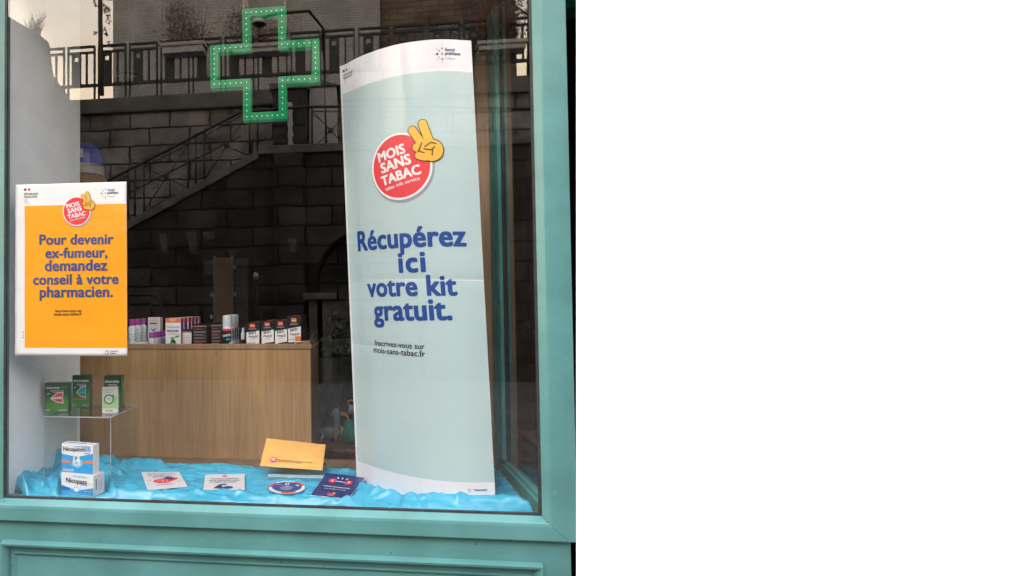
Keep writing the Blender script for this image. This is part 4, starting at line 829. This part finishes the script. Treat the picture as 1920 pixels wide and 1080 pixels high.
def d_patch(b, sf, w_, h):
    T = lambda x, y: (x*w_, y*h)
    poly(b, sf, [T(.001, .64), T(.5, .57), T(.999, .72), T(.999, .01), T(.001, .01)], sky_b, 1)
    text(b, sf, 'NICOTINE TRANSDERMIQUE', T(.4, .90), T(.93, .93), sky_b, 2, .02); text(b, sf, 'Nicopatch', T(.06, .745), T(.74, .775), inkK, 2, .022); text(b, sf, 'lib', T(.76, .777), T(.93, .785), sky_b, 2, .01)
    rect(b, sf, .72*w_, .70*h, .90*w_, .725*h, sky_b, 2)
    poly(b, sf, [T(.001, .35), T(.001, .44), T(.30, .40), T(.30, .33)], inkO, 2); poly(b, sf, [T(.999, .38), T(.999, .48), T(.68, .43), T(.68, .36)], inkO, 2)
    poly(b, sf, [T(.32, .27), T(.36, .45), T(.66, .48), T(.68, .30), T(.52, .18)], mat('print_light_blue', (.25, .60, .85), .4), 3); text(b, sf, '14', T(.40, .345), T(.60, .355), inkW, 5, .035); text(b, sf, 'mg/24h', T(.41, .28), T(.60, .285), inkW, 5, .02)
    text(b, sf, '28 dispositifs', T(.05, .09), T(.40, .095), inkW, 3, .02); text(b, sf, 'transdermiques', T(.05, .05), T(.38, .055), inkW, 3, .01)
def t_patch(b, sf, w_, d): text(b, sf, 'Nicopatchlib', (w_*.1, d*.35), (w_*.7, d*.35), inkK, 2, .02); text(b, sf, '14mg', (w_*.74, d*.35), (w_*.93, d*.35), inkO, 2, .02)
def d_pass(b, sf, w_, h):
    T = lambda x, y: (x*w_, y*h)
    poly(b, sf, [T(.001, .42), T(.48, .20), T(.999, .42), T(.999, .02), T(.001, .02)], sky_b, 1); text(b, sf, 'NICOTINE PASTILLE', T(.38, .86), T(.8, .86), sky_b, 2, .02)
    text(b, sf, 'Nicopass', T(.16, .56), T(.80, .56), inkK, 2, .02); text(b, sf, '1,5 mg', T(.82, .56), T(.97, .56), inkO, 2, 0); text(b, sf, 'MENTHE', T(.6, .48), T(.80, .48), sky_b, 2, .01)
    poly(b, sf, [T(.34, .26), T(.48, .42), T(.62, .26), T(.48, .10)], mat('print_light_blue', (0, 0, 0)), 3); poly(b, sf, [T(.38, .26), T(.48, .37), T(.58, .26), T(.48, .15)], inkW, 4)
    rect(b, sf, .0*w_+.001, .27*h, .27*w_, .31*h, inkN, 2); rect(b, sf, .001, .20*h, .25*w_, .24*h, inkN, 2); rect(b, sf, .7*w_, .17*h, .97*w_, .23*h, inkN, 2); text(b, sf, 'SANS SUCRE', T(.72, .185), T(.95, .185), inkW, 3, .01)
def s_pass(b, sf, w_, h):
    rect(b, sf, w_*.2, h*.25, w_*.32, h*.8, inkG, 1); 
    for i in range(6): rect(b, sf, w_*(.45+.07*i), h*.2, w_*(.47+.07*i), h*(.6+.05*(i % 3)), mat('print_pale_grey', (.5, .5, .52), .5), 1)
    rect(b, sf, .002, h*.05, w_*.15, h*.12, sky_b, 1)
zP = SILL+.008; A_ = atz(115, 924, zP); B_ = atz(175, 931.5, zP); hP = Z(115, 886, A_.y)-zP
pbox('medicine_box', (115, 924), (175, 931.5), zP, hP, .062, white, d_pass, 'white and blue lozenge box lying lowest at the front left, under another box', side=s_pass, top=lambda b, sf, w_, d: [caps(b, sf, (w_*.6, d*.5), (w_*.9, d*.5), .001, inkG, 1, 4), caps(b, sf, (w_*.6, d*.7), (w_*.85, d*.7), .001, inkG, 1, 4)])
zQ = zP+hP+.0008; A2 = A_+Vector((-.0005, .004, 0))
hQ = (Z(116, 831, A2.y)-zQ)
def put_box():
    U = (B_-A_).normalized(); ang = math.atan2(U.y, U.x)+R(2.5); U = Vector((math.cos(ang), math.sin(ang), 0)); w_ = (X(172, 870, B_.y)-A_.x)/U.x; Nn = Vector((U.y, -U.x, 0)); O = Vector((A2.x, A2.y, zQ)); Bp_ = O+U*w_
    b = MB(); b.prism([O, Bp_, Bp_+Vector((0, 0, hQ)), O+Vector((0, 0, hQ))], -Nn*.036, white); d_patch(b, affine(O, U, (0, 0, 1), Nn, w_, hQ), w_, hQ); t_patch(b, affine(O+Vector((0, 0, hQ)), U, -Nn, (0, 0, 1), w_, .036), w_, .036)
    tag(b.build('medicine_box', org=O), 'tall white and blue patch box stacked on the lozenge box', 'medicine box')
put_box()

# ---- kraft envelope on a clear tray
kraft = mat('kraft_paper', (.82, .43, .11), .6, .05, 10, bump=.25, bscale=25)
yB = .285; eb_l, eb_r = at(487, 873.5, yB), at(604.5, 881.5, yB-.01); et_l, et_r = at(500, 821.5, yB+.13), at(610.5, 833.5, yB+.12)
base2 = quad(eb_l, eb_r, et_r, et_l)
def efn(u, v, o):
    s_, t_2 = u/base2.w, v/base2.h; bul = .010*(max(0, math.sin(math.pi*max(0, min(1, s_)))**.5*math.sin(math.pi*max(0, min(1, t_2)))**.6))+.0022*noise.noise(Vector((s_*5, t_2*4, 0)))
    return base2.fn(u, v, o+bul)
es = Surf(efn, base2.w, base2.h, .012); b = MB(); gridrect(b, es, 0, 0, es.w, es.h, kraft, 0, 40, 26)
bkS = Surf(lambda u, v, o: base2.fn(u, v, -.008*math.sin(math.pi*u/base2.w)*math.sin(math.pi*v/base2.h)-.0015), base2.w, base2.h)
gridrect(b, bkS, 0, 0, es.w, es.h, kraft, 0, 20, 12)
for i in range(4):
    pa_ = [(0, 0), (es.w, 0), (es.w, es.h), (0, es.h)]; a, c = pa_[i], pa_[(i+1) % 4]; k = 20
    L1 = [efn(a[0]+(c[0]-a[0])*j/k, a[1]+(c[1]-a[1])*j/k, 0) for j in range(k+1)]; L2 = [bkS.fn(a[0]+(c[0]-a[0])*j/k, a[1]+(c[1]-a[1])*j/k, 0) for j in range(k+1)]
    b.add(L1+L2, [(j, k+1+j, k+2+j, j+1) for j in range(k)], kraft)
E_ = lambda x, y: (es.w*x, es.h*y); logo_mois(b, es, E_(.20, .19), es.h*.085, 4, False); ell(b, es, E_(.20, .19), es.h*.09, es.h*.07, inkR, 12, 20); text(b, es, 'MOIS', E_(.165, .19), E_(.235, .19), inkW, 13, .03); text(b, es, 'TABAC', E_(.165, .155), E_(.235, .155), inkW, 13, .03)
text(b, es, 'Pour arrêter de fumer, retrouvez votre kit gratuit', E_(.28, .185), E_(.83, .185), inkDot, 5, .02); text(b, es, 'dans votre pharmacie de novembre', E_(.28, .14), E_(.66, .14), inkDot, 5, .02)
tag(b.build('envelope', org=eb_l), 'padded kraft envelope with a small red logo, leaning on a clear stand', 'envelope')
st_ = MB(); xm0, xm1 = eb_l.x+.035, eb_r.x+.01; bz = SILL+.012
prof = []
for i in range(13): a = math.pi*i/12; prof.append((yB+.06-.085*math.cos(a), bz+.042*math.sin(a)*1.0+.002))
for k in range(12):
    (ya, za), (yb2, zb3) = prof[k], prof[k+1]; st_.add([(xm0, ya, za), (xm1, ya, za), (xm1, yb2, zb3), (xm0, yb2, zb3)], [(0, 1, 2, 3)], clearmat('acrylic_curve', 1.6, (.90, .94, .93), .04, .09) if k == 0 else st_.mats[0], True)
tag(st_.build('clear_stand', org=(xm0, yB, bz)), 'low curved clear plastic stand holding up the kraft envelope', 'display stand')

# ---- products on the counter
purp = mat('purple_plastic', (.38, .06, .36), .35, .05); botw = mat('white_bottle', (.74, .82, .86), .3, .03); offw = mat('box_off_white', (.86, .82, .80), .45, .03); blk = mat('box_black', (.014, .014, .016), .35, .2); gold = mat('box_gold', (.45, .27, .08), .3, .1); clearcap = mat('frosted_cap', (.62, .65, .68), .3, .03, spec=.5); coral = mat('box_coral', (.85, .16, .07), .4, .05)
ORD = ['front', 'second', 'third', 'fourth', 'fifth', 'rearmost']
def bottle(px, r, h, Yp, label, group, capf=.24):
    c = Vector((X(px, 630, Yp), Yp, SH)); t = empty('spray_bottle', c, label, 'bottle', group)
    b = MB(); hb = h*(1-capf); b.lathe([(0, .0), (r*.92, 0), (r, .004), (r, hb*.86), (r*.9, hb*.93), (r*.62, hb), (0, hb)], c, botw, 20)
    for z in (.3, .42, .54): b.lathe([(r*1.004, hb*z), (r*1.004, hb*(z+.03))], c, mat('print_soft_green', (.35, .52, .45), .4), 20)
    b.build('body', t); b = MB(); b.lathe([(r*.66, hb), (r*.84, hb+.002), (r*.82, h*.97), (r*.74, h), (0, h)], c, purp, 20); b.build('cap', t); return t
for i, (px, Yp) in enumerate(((247.5, .72), (258, .80), (269, .88))): bottle(px, .0175, .125, Yp, 'large white bottle with a purple cap, %s of three beside the poster' % ('leftmost', 'middle', 'rightmost')[i], 'large purple-capped bottles on the counter')
for i in range(5): bottle(284.5+6.5*i, .0155, .064+.0, .675+.045*i, 'small white bottle with a purple cap, %s in its row' % ORD[i], 'small purple-capped bottles on the counter', .42)
def row(name, px0, px1, ytop, Y0, n, dy, dep, body, draw, labf, group, side=None, topf=None):
    h = Z(px0, ytop, Y0)-SH
    A_ = Vector((X(px0, 640, Y0), Y0, SH)); B_ = Vector((X(px1, 640, Y0), Y0, SH)); w_ = B_.x-A_.x
    b = MB(); b.box(A_, (B_.x, Y0+dep, SH+h), body); draw(b, affine(A_, (1, 0, 0), (0, 0, 1), (0, -1, 0), w_, h), w_, h)
    if side: side(b, affine(B_, (0, 1, 0), (0, 0, 1), (1, 0, 0), dep, h), dep, h); side(b, Surf(lambda u, v, o: Vector((A_.x-o, Y0+dep-u, SH+v)), dep, h), dep, h)
    if topf: topf(b, affine((A_.x, Y0, SH+h), (1, 0, 0), (0, 1, 0), (0, 0, 1), w_, dep), w_, dep)
    o = tag(b.build(name, org=((A_.x+B_.x)/2, Y0, SH)), labf(0), 'box', group)
    for i in range(1, n):
        c = o.copy(); col.objects.link(c); c.location = o.location+Vector((random.uniform(-.0015, .0015), dy*i, 0)); c.rotation_euler = (0, 0, random.uniform(-.02, .02)); c['label'] = labf(i)
def d_po(b, sf, w_, h):
    T = lambda x, y: (x*w_, y*h); rect(b, sf, 0.0003, h*.84, w_-.0003, h*.999, inkO, 1); text(b, sf, 'TRAITE', T(.28, .92), T(.7, .92), inkW, 2, .02); text(b, sf, '6 MOIS+', T(.38, .86), T(.62, .86), inkW, 2, .02)
    text(b, sf, 'Puressentiel', T(.08, .66), T(.92, .66), inkT, 2, .01); rect(b, sf, w_*.1, h*.52, w_*.85, h*.58, inkV, 2); text(b, sf, 'ANTI-POUX', T(.22, .535), T(.72, .535), inkW, 3, .01)
    for i in range(3): caps(b, sf, T(.2, .48-.03*i), T(.8, .48-.03*i), h*.004, inkG, 2, 4)
    for cx_, cy_, q, m_ in ((.5, .18, .16, inkD), (.42, .28, .1, inkGr), (.62, .12, .1, inkT), (.72, .34, .09, inkGr), (.85, .36, .08, inkGr), (.35, .1, .08, inkGr), (.55, .3, .06, inkD)): ell(b, sf, T(cx_, cy_), w_*q, w_*q*.7, m_, 3, 12)
side_v = lambda b, sf, w_, h: rect(b, sf, .0003, .0003, w_-.0003, h-.0003, inkV, 1)
row('lotion_box', 310.5, 339, 597, .675, 6, .062, .042, offw, d_po, lambda i: 'white box with orange top and purple sides, %s of its row' % ORD[i], 'orange-topped white boxes on the counter', side_v, lambda b, sf, w_, d: rect(b, sf, .001, .001, w_-.001, d-.001, offw, 1))
def d_pw(b, sf, w_, h):
    T = lambda x, y: (x*w_, y*h); text(b, sf, 'Puressentiel', T(.15, .86), T(.8, .86), inkG, 2, 0); rect(b, sf, w_*.15, h*.74, w_*.75, h*.79, inkV, 2)
    for cx_, cy_, q, m_ in ((.45, .5, .12, inkT), (.3, .55, .07, inkGr), (.6, .56, .08, inkGr), (.5, .4, .08, inkD)): ell(b, sf, T(cx_, cy_), w_*q, w_*q*.7, m_, 3, 12)
row('lotion_box', 277.5, 300.5, 595, .86, 1, .05, .04, offw, d_pw, lambda i: 'white box printed with blue leaves behind the small purple-capped bottles', None)
row('lotion_box', 250, 275, 641, .665, 1, .05, .10, offw, lambda b, sf, w_, h: rect(b, sf, .001, .002, w_-.001, h*.6, inkV, 1), lambda i: 'flat white box lying at the counter edge before the large bottles', None, None, lambda b, sf, w_, d: [rect(b, sf, .002, d*(.1+.22*i), w_-.002, d*(.2+.22*i), inkR if i % 2 else inkV, 1) for i in range(4)])
def d_bk(b, sf, w_, h):
    rect(b, sf, .0003, h*.90, w_-.0003, h*.935, gold, 1)
    for i, z in enumerate((.78, .66, .62, .52, .48, .38, .34, .22, .18, .1)): rect(b, sf, w_*.08, h*z, w_*(.9 if i % 3 else .7), h*(z+.018), inkG if i % 4 else inkR, 1)
def s_bk(b, sf, w_, h):
    rect(b, sf, .0003, h*.90, w_-.0003, h*.935, gold, 1)
    for z in (.7, .5, .3): rect(b, sf, w_*.2, h*z, w_*.8, h*(z+.012), inkG, 1)
row('serum_box', 341, 360, 618, .70, 2, .05, .04, blk, lambda b, sf, w_, h: [rect(b, sf, w_*.04, h*.02, w_*.96, h*.82, offw, 1), rect(b, sf, .0003, h*.86, w_-.0003, h*.9, gold, 1)]+[rect(b, sf, w_*.15, h*z, w_*.85, h*(z+.02), inkG, 2) for z in (.1, .2, .3, .4, .5, .6)], lambda i: 'small black-topped box with a white face, %s of the pair' % ORD[i], 'white-faced black boxes')
row('serum_box', 361.5, 388, 608.5, .675, 5, .055, .05, blk, d_bk, lambda i: 'black box with a gold band in the wide row, %s of five' % ORD[i], 'gold-banded black boxes', s_bk)
row('serum_box', 395.5, 415.5, 607, .69, 4, .06, .05, blk, d_bk, lambda i: 'black box with a gold band behind the spray cans, %s of four' % ORD[i], 'gold-banded black boxes', s_bk)
# aerosol cans
def can(i):
    Yp = .685+.06*i; c = Vector((X(426.5+4.3*i, 630, Yp), Yp, SH)); r = .0225; h = Z(426, 591, .685)-SH
    t = empty('aerosol_can', c, 'white aerosol can with a clear cap and black label, %s of four' % ORD[i], 'spray can', 'aerosol cans on the counter')
    b = MB(); hb = h*.60; b.lathe([(0, 0), (r, 0), (r, hb), (r*.86, hb+.006), (0, hb+.006)], c, botw, 28)
    sf = Surf(lambda u, v, o: c+Vector(((r+o)*math.sin(u/r), -(r+o)*math.cos(u/r), v)), .03, hb, .003)
    poly(b, sf, [(-.024, .012), (.005, .006), (.026, .028), (.026, hb*.82), (-.024, hb*.82)], blk, 1); rect(b, sf, -.024, hb*.82, .026, hb*.93, inkR, 1); text(b, sf, 'pouxit', (-.022, hb*.50), (.020, hb*.56), inkW, 2, .02, 1.2); rect(b, sf, -.002, hb*.33, .022, hb*.42, inkT, 2)
    b.build('body', t); b = MB(); b.lathe([(r*.88, hb+.004), (r*.97, hb+.007), (r*.95, h*.95), (r*.85, h), (0, h)], c, clearcap, 28); b.build('cap', t)
for i in range(4): can(i)
c = Vector((X(456, 630, .72), .72, SH)); b = MB(); b.lathe([(0, 0), (.010, 0), (.011, .028), (.011, .050), (.007, .064), (.006, .082), (0, .082)], c, clearcap, 16); b.lathe([(.0113, .004), (.0113, .028)], c, blk, 16); tag(b.build('glass_vial', org=c), 'small clear bottle between the spray cans and the black boxes', 'bottle')
def d_ap(kind):
    def d(b, sf, w_, h):
        T = lambda x, y: (x*w_, y*h)
        poly(b, sf, [T(.03, .58), T(.97, .66), T(.97, .01), T(.03, .01)], offw, 1); rect(b, sf, w_*.27, h*.80, w_*.66, h*.94, coral, 1); text(b, sf, 'pouxit', T(.33, .85), T(.60, .85), inkW, 2, .02); caps(b, sf, T(.22, .73), T(.72, .735), h*.018, inkG, 1, 5)
        text(b, sf, 'ANTI', T(.18, .48), T(.72, .52), blk, 2, .03, 1.25); text(b, sf, 'POUX', T(.34, .34), T(.86, .375), blk, 2, .03, 1.15); text(b, sf, '& LENTES', T(.30, .27), T(.66, .285), inkG, 2, .01); caps(b, sf, T(.2, .38), T(.26, .43), w_*.03, blk, 2, 5)
        if kind == 0: [caps(b, sf, T(.12, .16-.05*i), T(.7, .17-.05*i), h*.007, inkG, 2, 4) for i in range(2)]
        elif kind < 3: poly(b, sf, [T(.1, .01), T(.28, .12), T(.97, .17), T(.97, .01)], blk, 2); rect(b, sf, w_*.35, h*.03, w_*.75, h*.08, (inkO, inkR)[kind-1], 3)
        else: rect(b, sf, w_*.03, h*.20, w_*.55, h*.29, offw, 2); rect(b, sf, w_*.55, h*.17, w_*.96, h*.33, inkO, 3); caps(b, sf, T(.08, .22), T(.5, .22), h*.012, inkO, 3, 4); rect(b, sf, .0005, .0, w_-.0005, h*.13, blk, 2); caps(b, sf, T(.4, .03), T(.6, .1), w_*.04, inkY, 3, 5)
    return d
s_ap = lambda b, sf, w_, h: [rect(b, sf, w_*.3, h*.2, w_*.7, h*.5, inkG, 1)]
t_ap = lambda b, sf, w_, d: [rect(b, sf, w_*.3, d*.2, w_*.7, d*.8, coral, 1)]
for k, (a, c, y, n) in enumerate(((461.5, 487, 605, 5), (490, 514, 602, 5), (515, 539, 600.5, 4), (539.5, 565, 593, 6))):
    row('lice_treatment_box', a, c, y, .675 if k < 3 else .672, n, .052, .034, blk, d_ap(k), lambda i, k=k: 'black and white lice treatment box, %s of the %s row' % (ORD[i], ('leftmost', 'second', 'third', 'rightmost')[k]), 'black lice treatment boxes', s_ap, t_ap)

# ---- deeper in the shop
dimw = mat('dim_white', (.55, .56, .60), .6, .05); blueM = mat('blue_globe_plastic', (.05, .10, .75), .3, .08)
Yg = .95; gc = at(160, 332, Yg); gr = X(192, 300, Yg)-gc.x
gb = empty('globe_dispenser', (gc.x, Yg, gc.z-.12), 'blue domed dispenser with a white band, partly hidden by the plaster pier', 'dispenser')
b = MB(); zz = lambda y: Z(160, y, Yg)-gc.z
b.lathe([(0, zz(269)), (gr*.3, zz(270)), (gr*.6, zz(274)), (gr*.8, zz(281)), (gr*.93, zz(294)), (gr*.98, zz(312))], gc, blueM, 28); sf = Surf(lambda u, v, o: Vector((gc.x+(gr*1.01+o)*math.sin(u), Yg-(gr*1.01+o)*math.cos(u), v)), 1, 1)
text(b, sf, 'M', (-.22, Z(160, 303, Yg)), (.32, Z(160, 303, Yg)), inkW, 2, .03, .075); b.build('dome', gb)
b = MB(); b.lathe([(gr*.98, zz(312)), (gr*1.02, zz(316)), (gr*1.02, zz(330)), (gr*.8, zz(336))], gc, dimw, 28); b.build('band', gb); b = MB(); b.lathe([(gr*1.15, zz(335)), (gr*1.15, zz(341)), (gr, zz(430)), (0, zz(430))], gc, oak2, 28); b.build('basket', gb)
# display rack
Yr = 2.3; rk = empty('display_rack', (X(418, 600, Yr), Yr, 0), 'tall tan display board edged with pale metal deep in the dark shop', 'display rack')
b = MB(); b.box((X(403, 500, Yr), Yr, 0), (X(434, 500, Yr), Yr+.03, Z(418, 483, Yr)), mat('tan_board', (.38, .26, .17), .6, .08)); b.build('board', rk)
for px in (400.5, 434.5):
    b = MB(); b.box((X(px, 500, Yr)+.0005, Yr-.01, 0), (X(px+2.4, 500, Yr), Yr+.04, Z(418, 480, Yr)), mat('rack_metal', (.45, .45, .43), .4, .05)); b.build('upright', rk)
b = MB(); b.box((X(437.5, 500, Yr), Yr+.05, 0), (X(462, 500, Yr), Yr+.07, Z(418, 484, Yr)), mat('grey_board', (.10, .10, .10), .5, .1)); b.build('side_board', rk)
for (x, y) in ((396, 549), (438.5, 549), (396, 590), (438.5, 498)):
    b = MB(); b.box((X(x, y+7, Yr), Yr-.03, Z(x, y+7, Yr)), (X(x+5.5, y, Yr), Yr-.015, Z(x, y, Yr)), dimw); b.build('price_clip', rk)
q = at(243, 150, 1.0); hl = empty('ceiling_lamp', (q.x, 1.0, q.z), 'dark glossy oval lamp hanging inside, left of the green cross', 'lamp'); b = MB(); b.ball(q, .085, mat('black_glass', (.01, .012, .012), .08, .1, coat=1), (1, 1, .36), 12); b.build('shade', hl); b = MB(); b.tube([q+Vector((0, 0, .028)), Vector((q.x, q.y, 3.19))], .004, gask, 6); b.build('cord', hl)
# notices on the darkened back wall
for i, (pts, lab) in enumerate((([(298, 437), (311, 437), (315, 474), (303, 473)], 'leftmost pale notice on the darkened rear wall'), ([(349, 436), (367, 436), (369, 476), (358, 475)], 'tall pale notice, second from the left on the rear wall'), ([(380, 435), (401, 435), (402, 448), (384, 451)], 'small wide notice high on the rear wall above the tan rack'), ([(381, 489), (400, 488), (400, 514), (384, 515)], 'square notice just left of the tan rack'), ([(540, 447), (555, 448), (555, 475), (544, 470)], 'pale blue hanging notice right of centre on the rear wall'))):
    Yn = 3.4; v_ = [at(x, y, Yn) for x, y in pts]; b = MB(); b.prism([v_[3], v_[2], v_[1], v_[0]], (0, .01, 0), mat('notice_paper', (.30, .31, .33), .7, .1)); tag(b.build('paper_notice', org=v_[3]), lab, 'notice')
# toys on a red-brown table
Yt = 1.25; tz = Z(630, 830, Yt); tm = woodmat('red_brown_wood', (.30, .075, .03), (.18, .045, .02))
tx0, tx1 = X(585, 830, Yt), X(760, 830, Yt)
tbl = empty('toy_table', ((tx0+tx1)/2, Yt+.25, 0), 'red-brown wooden table in the gap between counter and banner', 'table')
b = MB(); b.box((tx0, Yt-.14, tz-.03), (tx1, Yt+.4, tz), tm); b.build('top', tbl, .004)
b = MB(); b.box((tx0+.02, Yt-.12, tz-.11), (tx1-.02, Yt-.10, tz-.0305), tm); b.build('apron', tbl)
for x in (tx0+.02, tx1-.06):
    for y in (Yt-.095, Yt+.33): b = MB(); b.box((x, y, .01), (x+.04, y+.04, tz-.0305), tm); b.build('leg', tbl)
tgrey = mat('toy_grey_blue', (.30, .44, .50), .4, .1); torg = mat('toy_orange', (.85, .38, .02), .4, .1); tteal = mat('toy_teal', (.01, .30, .26), .35, .1); tcream = mat('toy_cream', (.5, .4, .3), .5, .1); tred = mat('toy_red', (.3, .04, .03), .5, .1)
def W(px, py, dy=0): return at(px, py, Yt+dy)
t1 = empty('toy_mouse', W(615, 822), 'grey-blue rubber toy animal with a long curled tail', 'toy')
b = MB(); k = .0018*1.3*.9
b.tube([W(596, 814), W(606, 810), W(618, 811), W(630, 812), W(636, 806)], .02, tgrey, 14, rs=[.012, .024, .03, .028, .018]); b.tube([W(632, 808), W(631, 790), W(630, 776), W(632, 766)], .02, tgrey, 12, rs=[.022, .018, .024, .012]); b.tube([W(634, 770), W(636, 763)], .004, tgrey, 6); b.tube([W(627, 775), W(621, 778)], .012, tgrey, 8, rs=[.018, .008]); b.build('body', t1)
b = MB(); b.tube([W(602, 812), W(598, 800), W(597, 788), W(593, 780), W(586, 777)], .006, tgrey, 8, rs=[.009, .007, .006, .005, .004]); b.build('tail', t1)
b = MB(); b.tube([W(607, 815, -.02), W(601, 824, -.03), W(603, 829, -.04)], .01, tcream, 8); b.tube([W(628, 800, -.02), W(626, 815, -.03), W(630, 826, -.03)], .01, tcream, 8, rs=[.012, .014, .008]); b.build('legs', t1)
t2 = empty('toy_lion', W(650, 824), 'orange and teal rubber toy animal next to the banner edge', 'toy')
b = MB(); b.tube([W(644, 790, .02)+Vector((.028*math.cos(a*.63), 0, .045*math.sin(a*.63)*1.0-.0)) for a in range(11)], .008, torg, 8, False); b.ball(W(645, 777, .02), .012, torg, n=6); b.tube([W(642, 800), W(640, 812), W(640, 825)], .01, torg, 8); b.tube([W(655, 762), W(652, 752), W(660, 750), W(668, 758)], .005, torg, 6); b.build('mane', t2)
b = MB(); b.tube([W(655, 828), W(656, 812), W(656, 798), W(654, 788)], .03, tteal, 14, rs=[.04, .045, .03, .02]); b.tube([W(657, 775), W(660, 760)], .016, tgrey, 8); b.build('body', t2)
t3 = MB(); t3.ball(W(592, 812, .05), .03, tred, (1, 1, .8), 8); t3.ball(W(597, 807, .04), .022, torg, (1.2, 1, .5), 8); tag(t3.build('toy_ball', org=W(592, 820)), 'small red and orange toy half hidden behind the counter', 'toy')
# pot plant in the dark
Yp = 1.9; q = at(622, 668, Yp); pt = empty('pot_plant', (q.x, Yp, 0), 'dim leafy pot plant in the dark behind the counter end', 'plant'); b = MB(); b.lathe([(0, 0), (.12, 0), (.15, q.z), (.13, q.z), (0, q.z-.02)], (q.x, Yp, 0), dsl, 20); b.build('pot', pt)
b = MB(); leafcloud(b, (q.x, Yp, q.z+.12), (.16, .12, .12), 260, .035, [mat('dim_leaf', (.03, .06, .02), .5, .3, 12)], 10); b.build('foliage', pt)
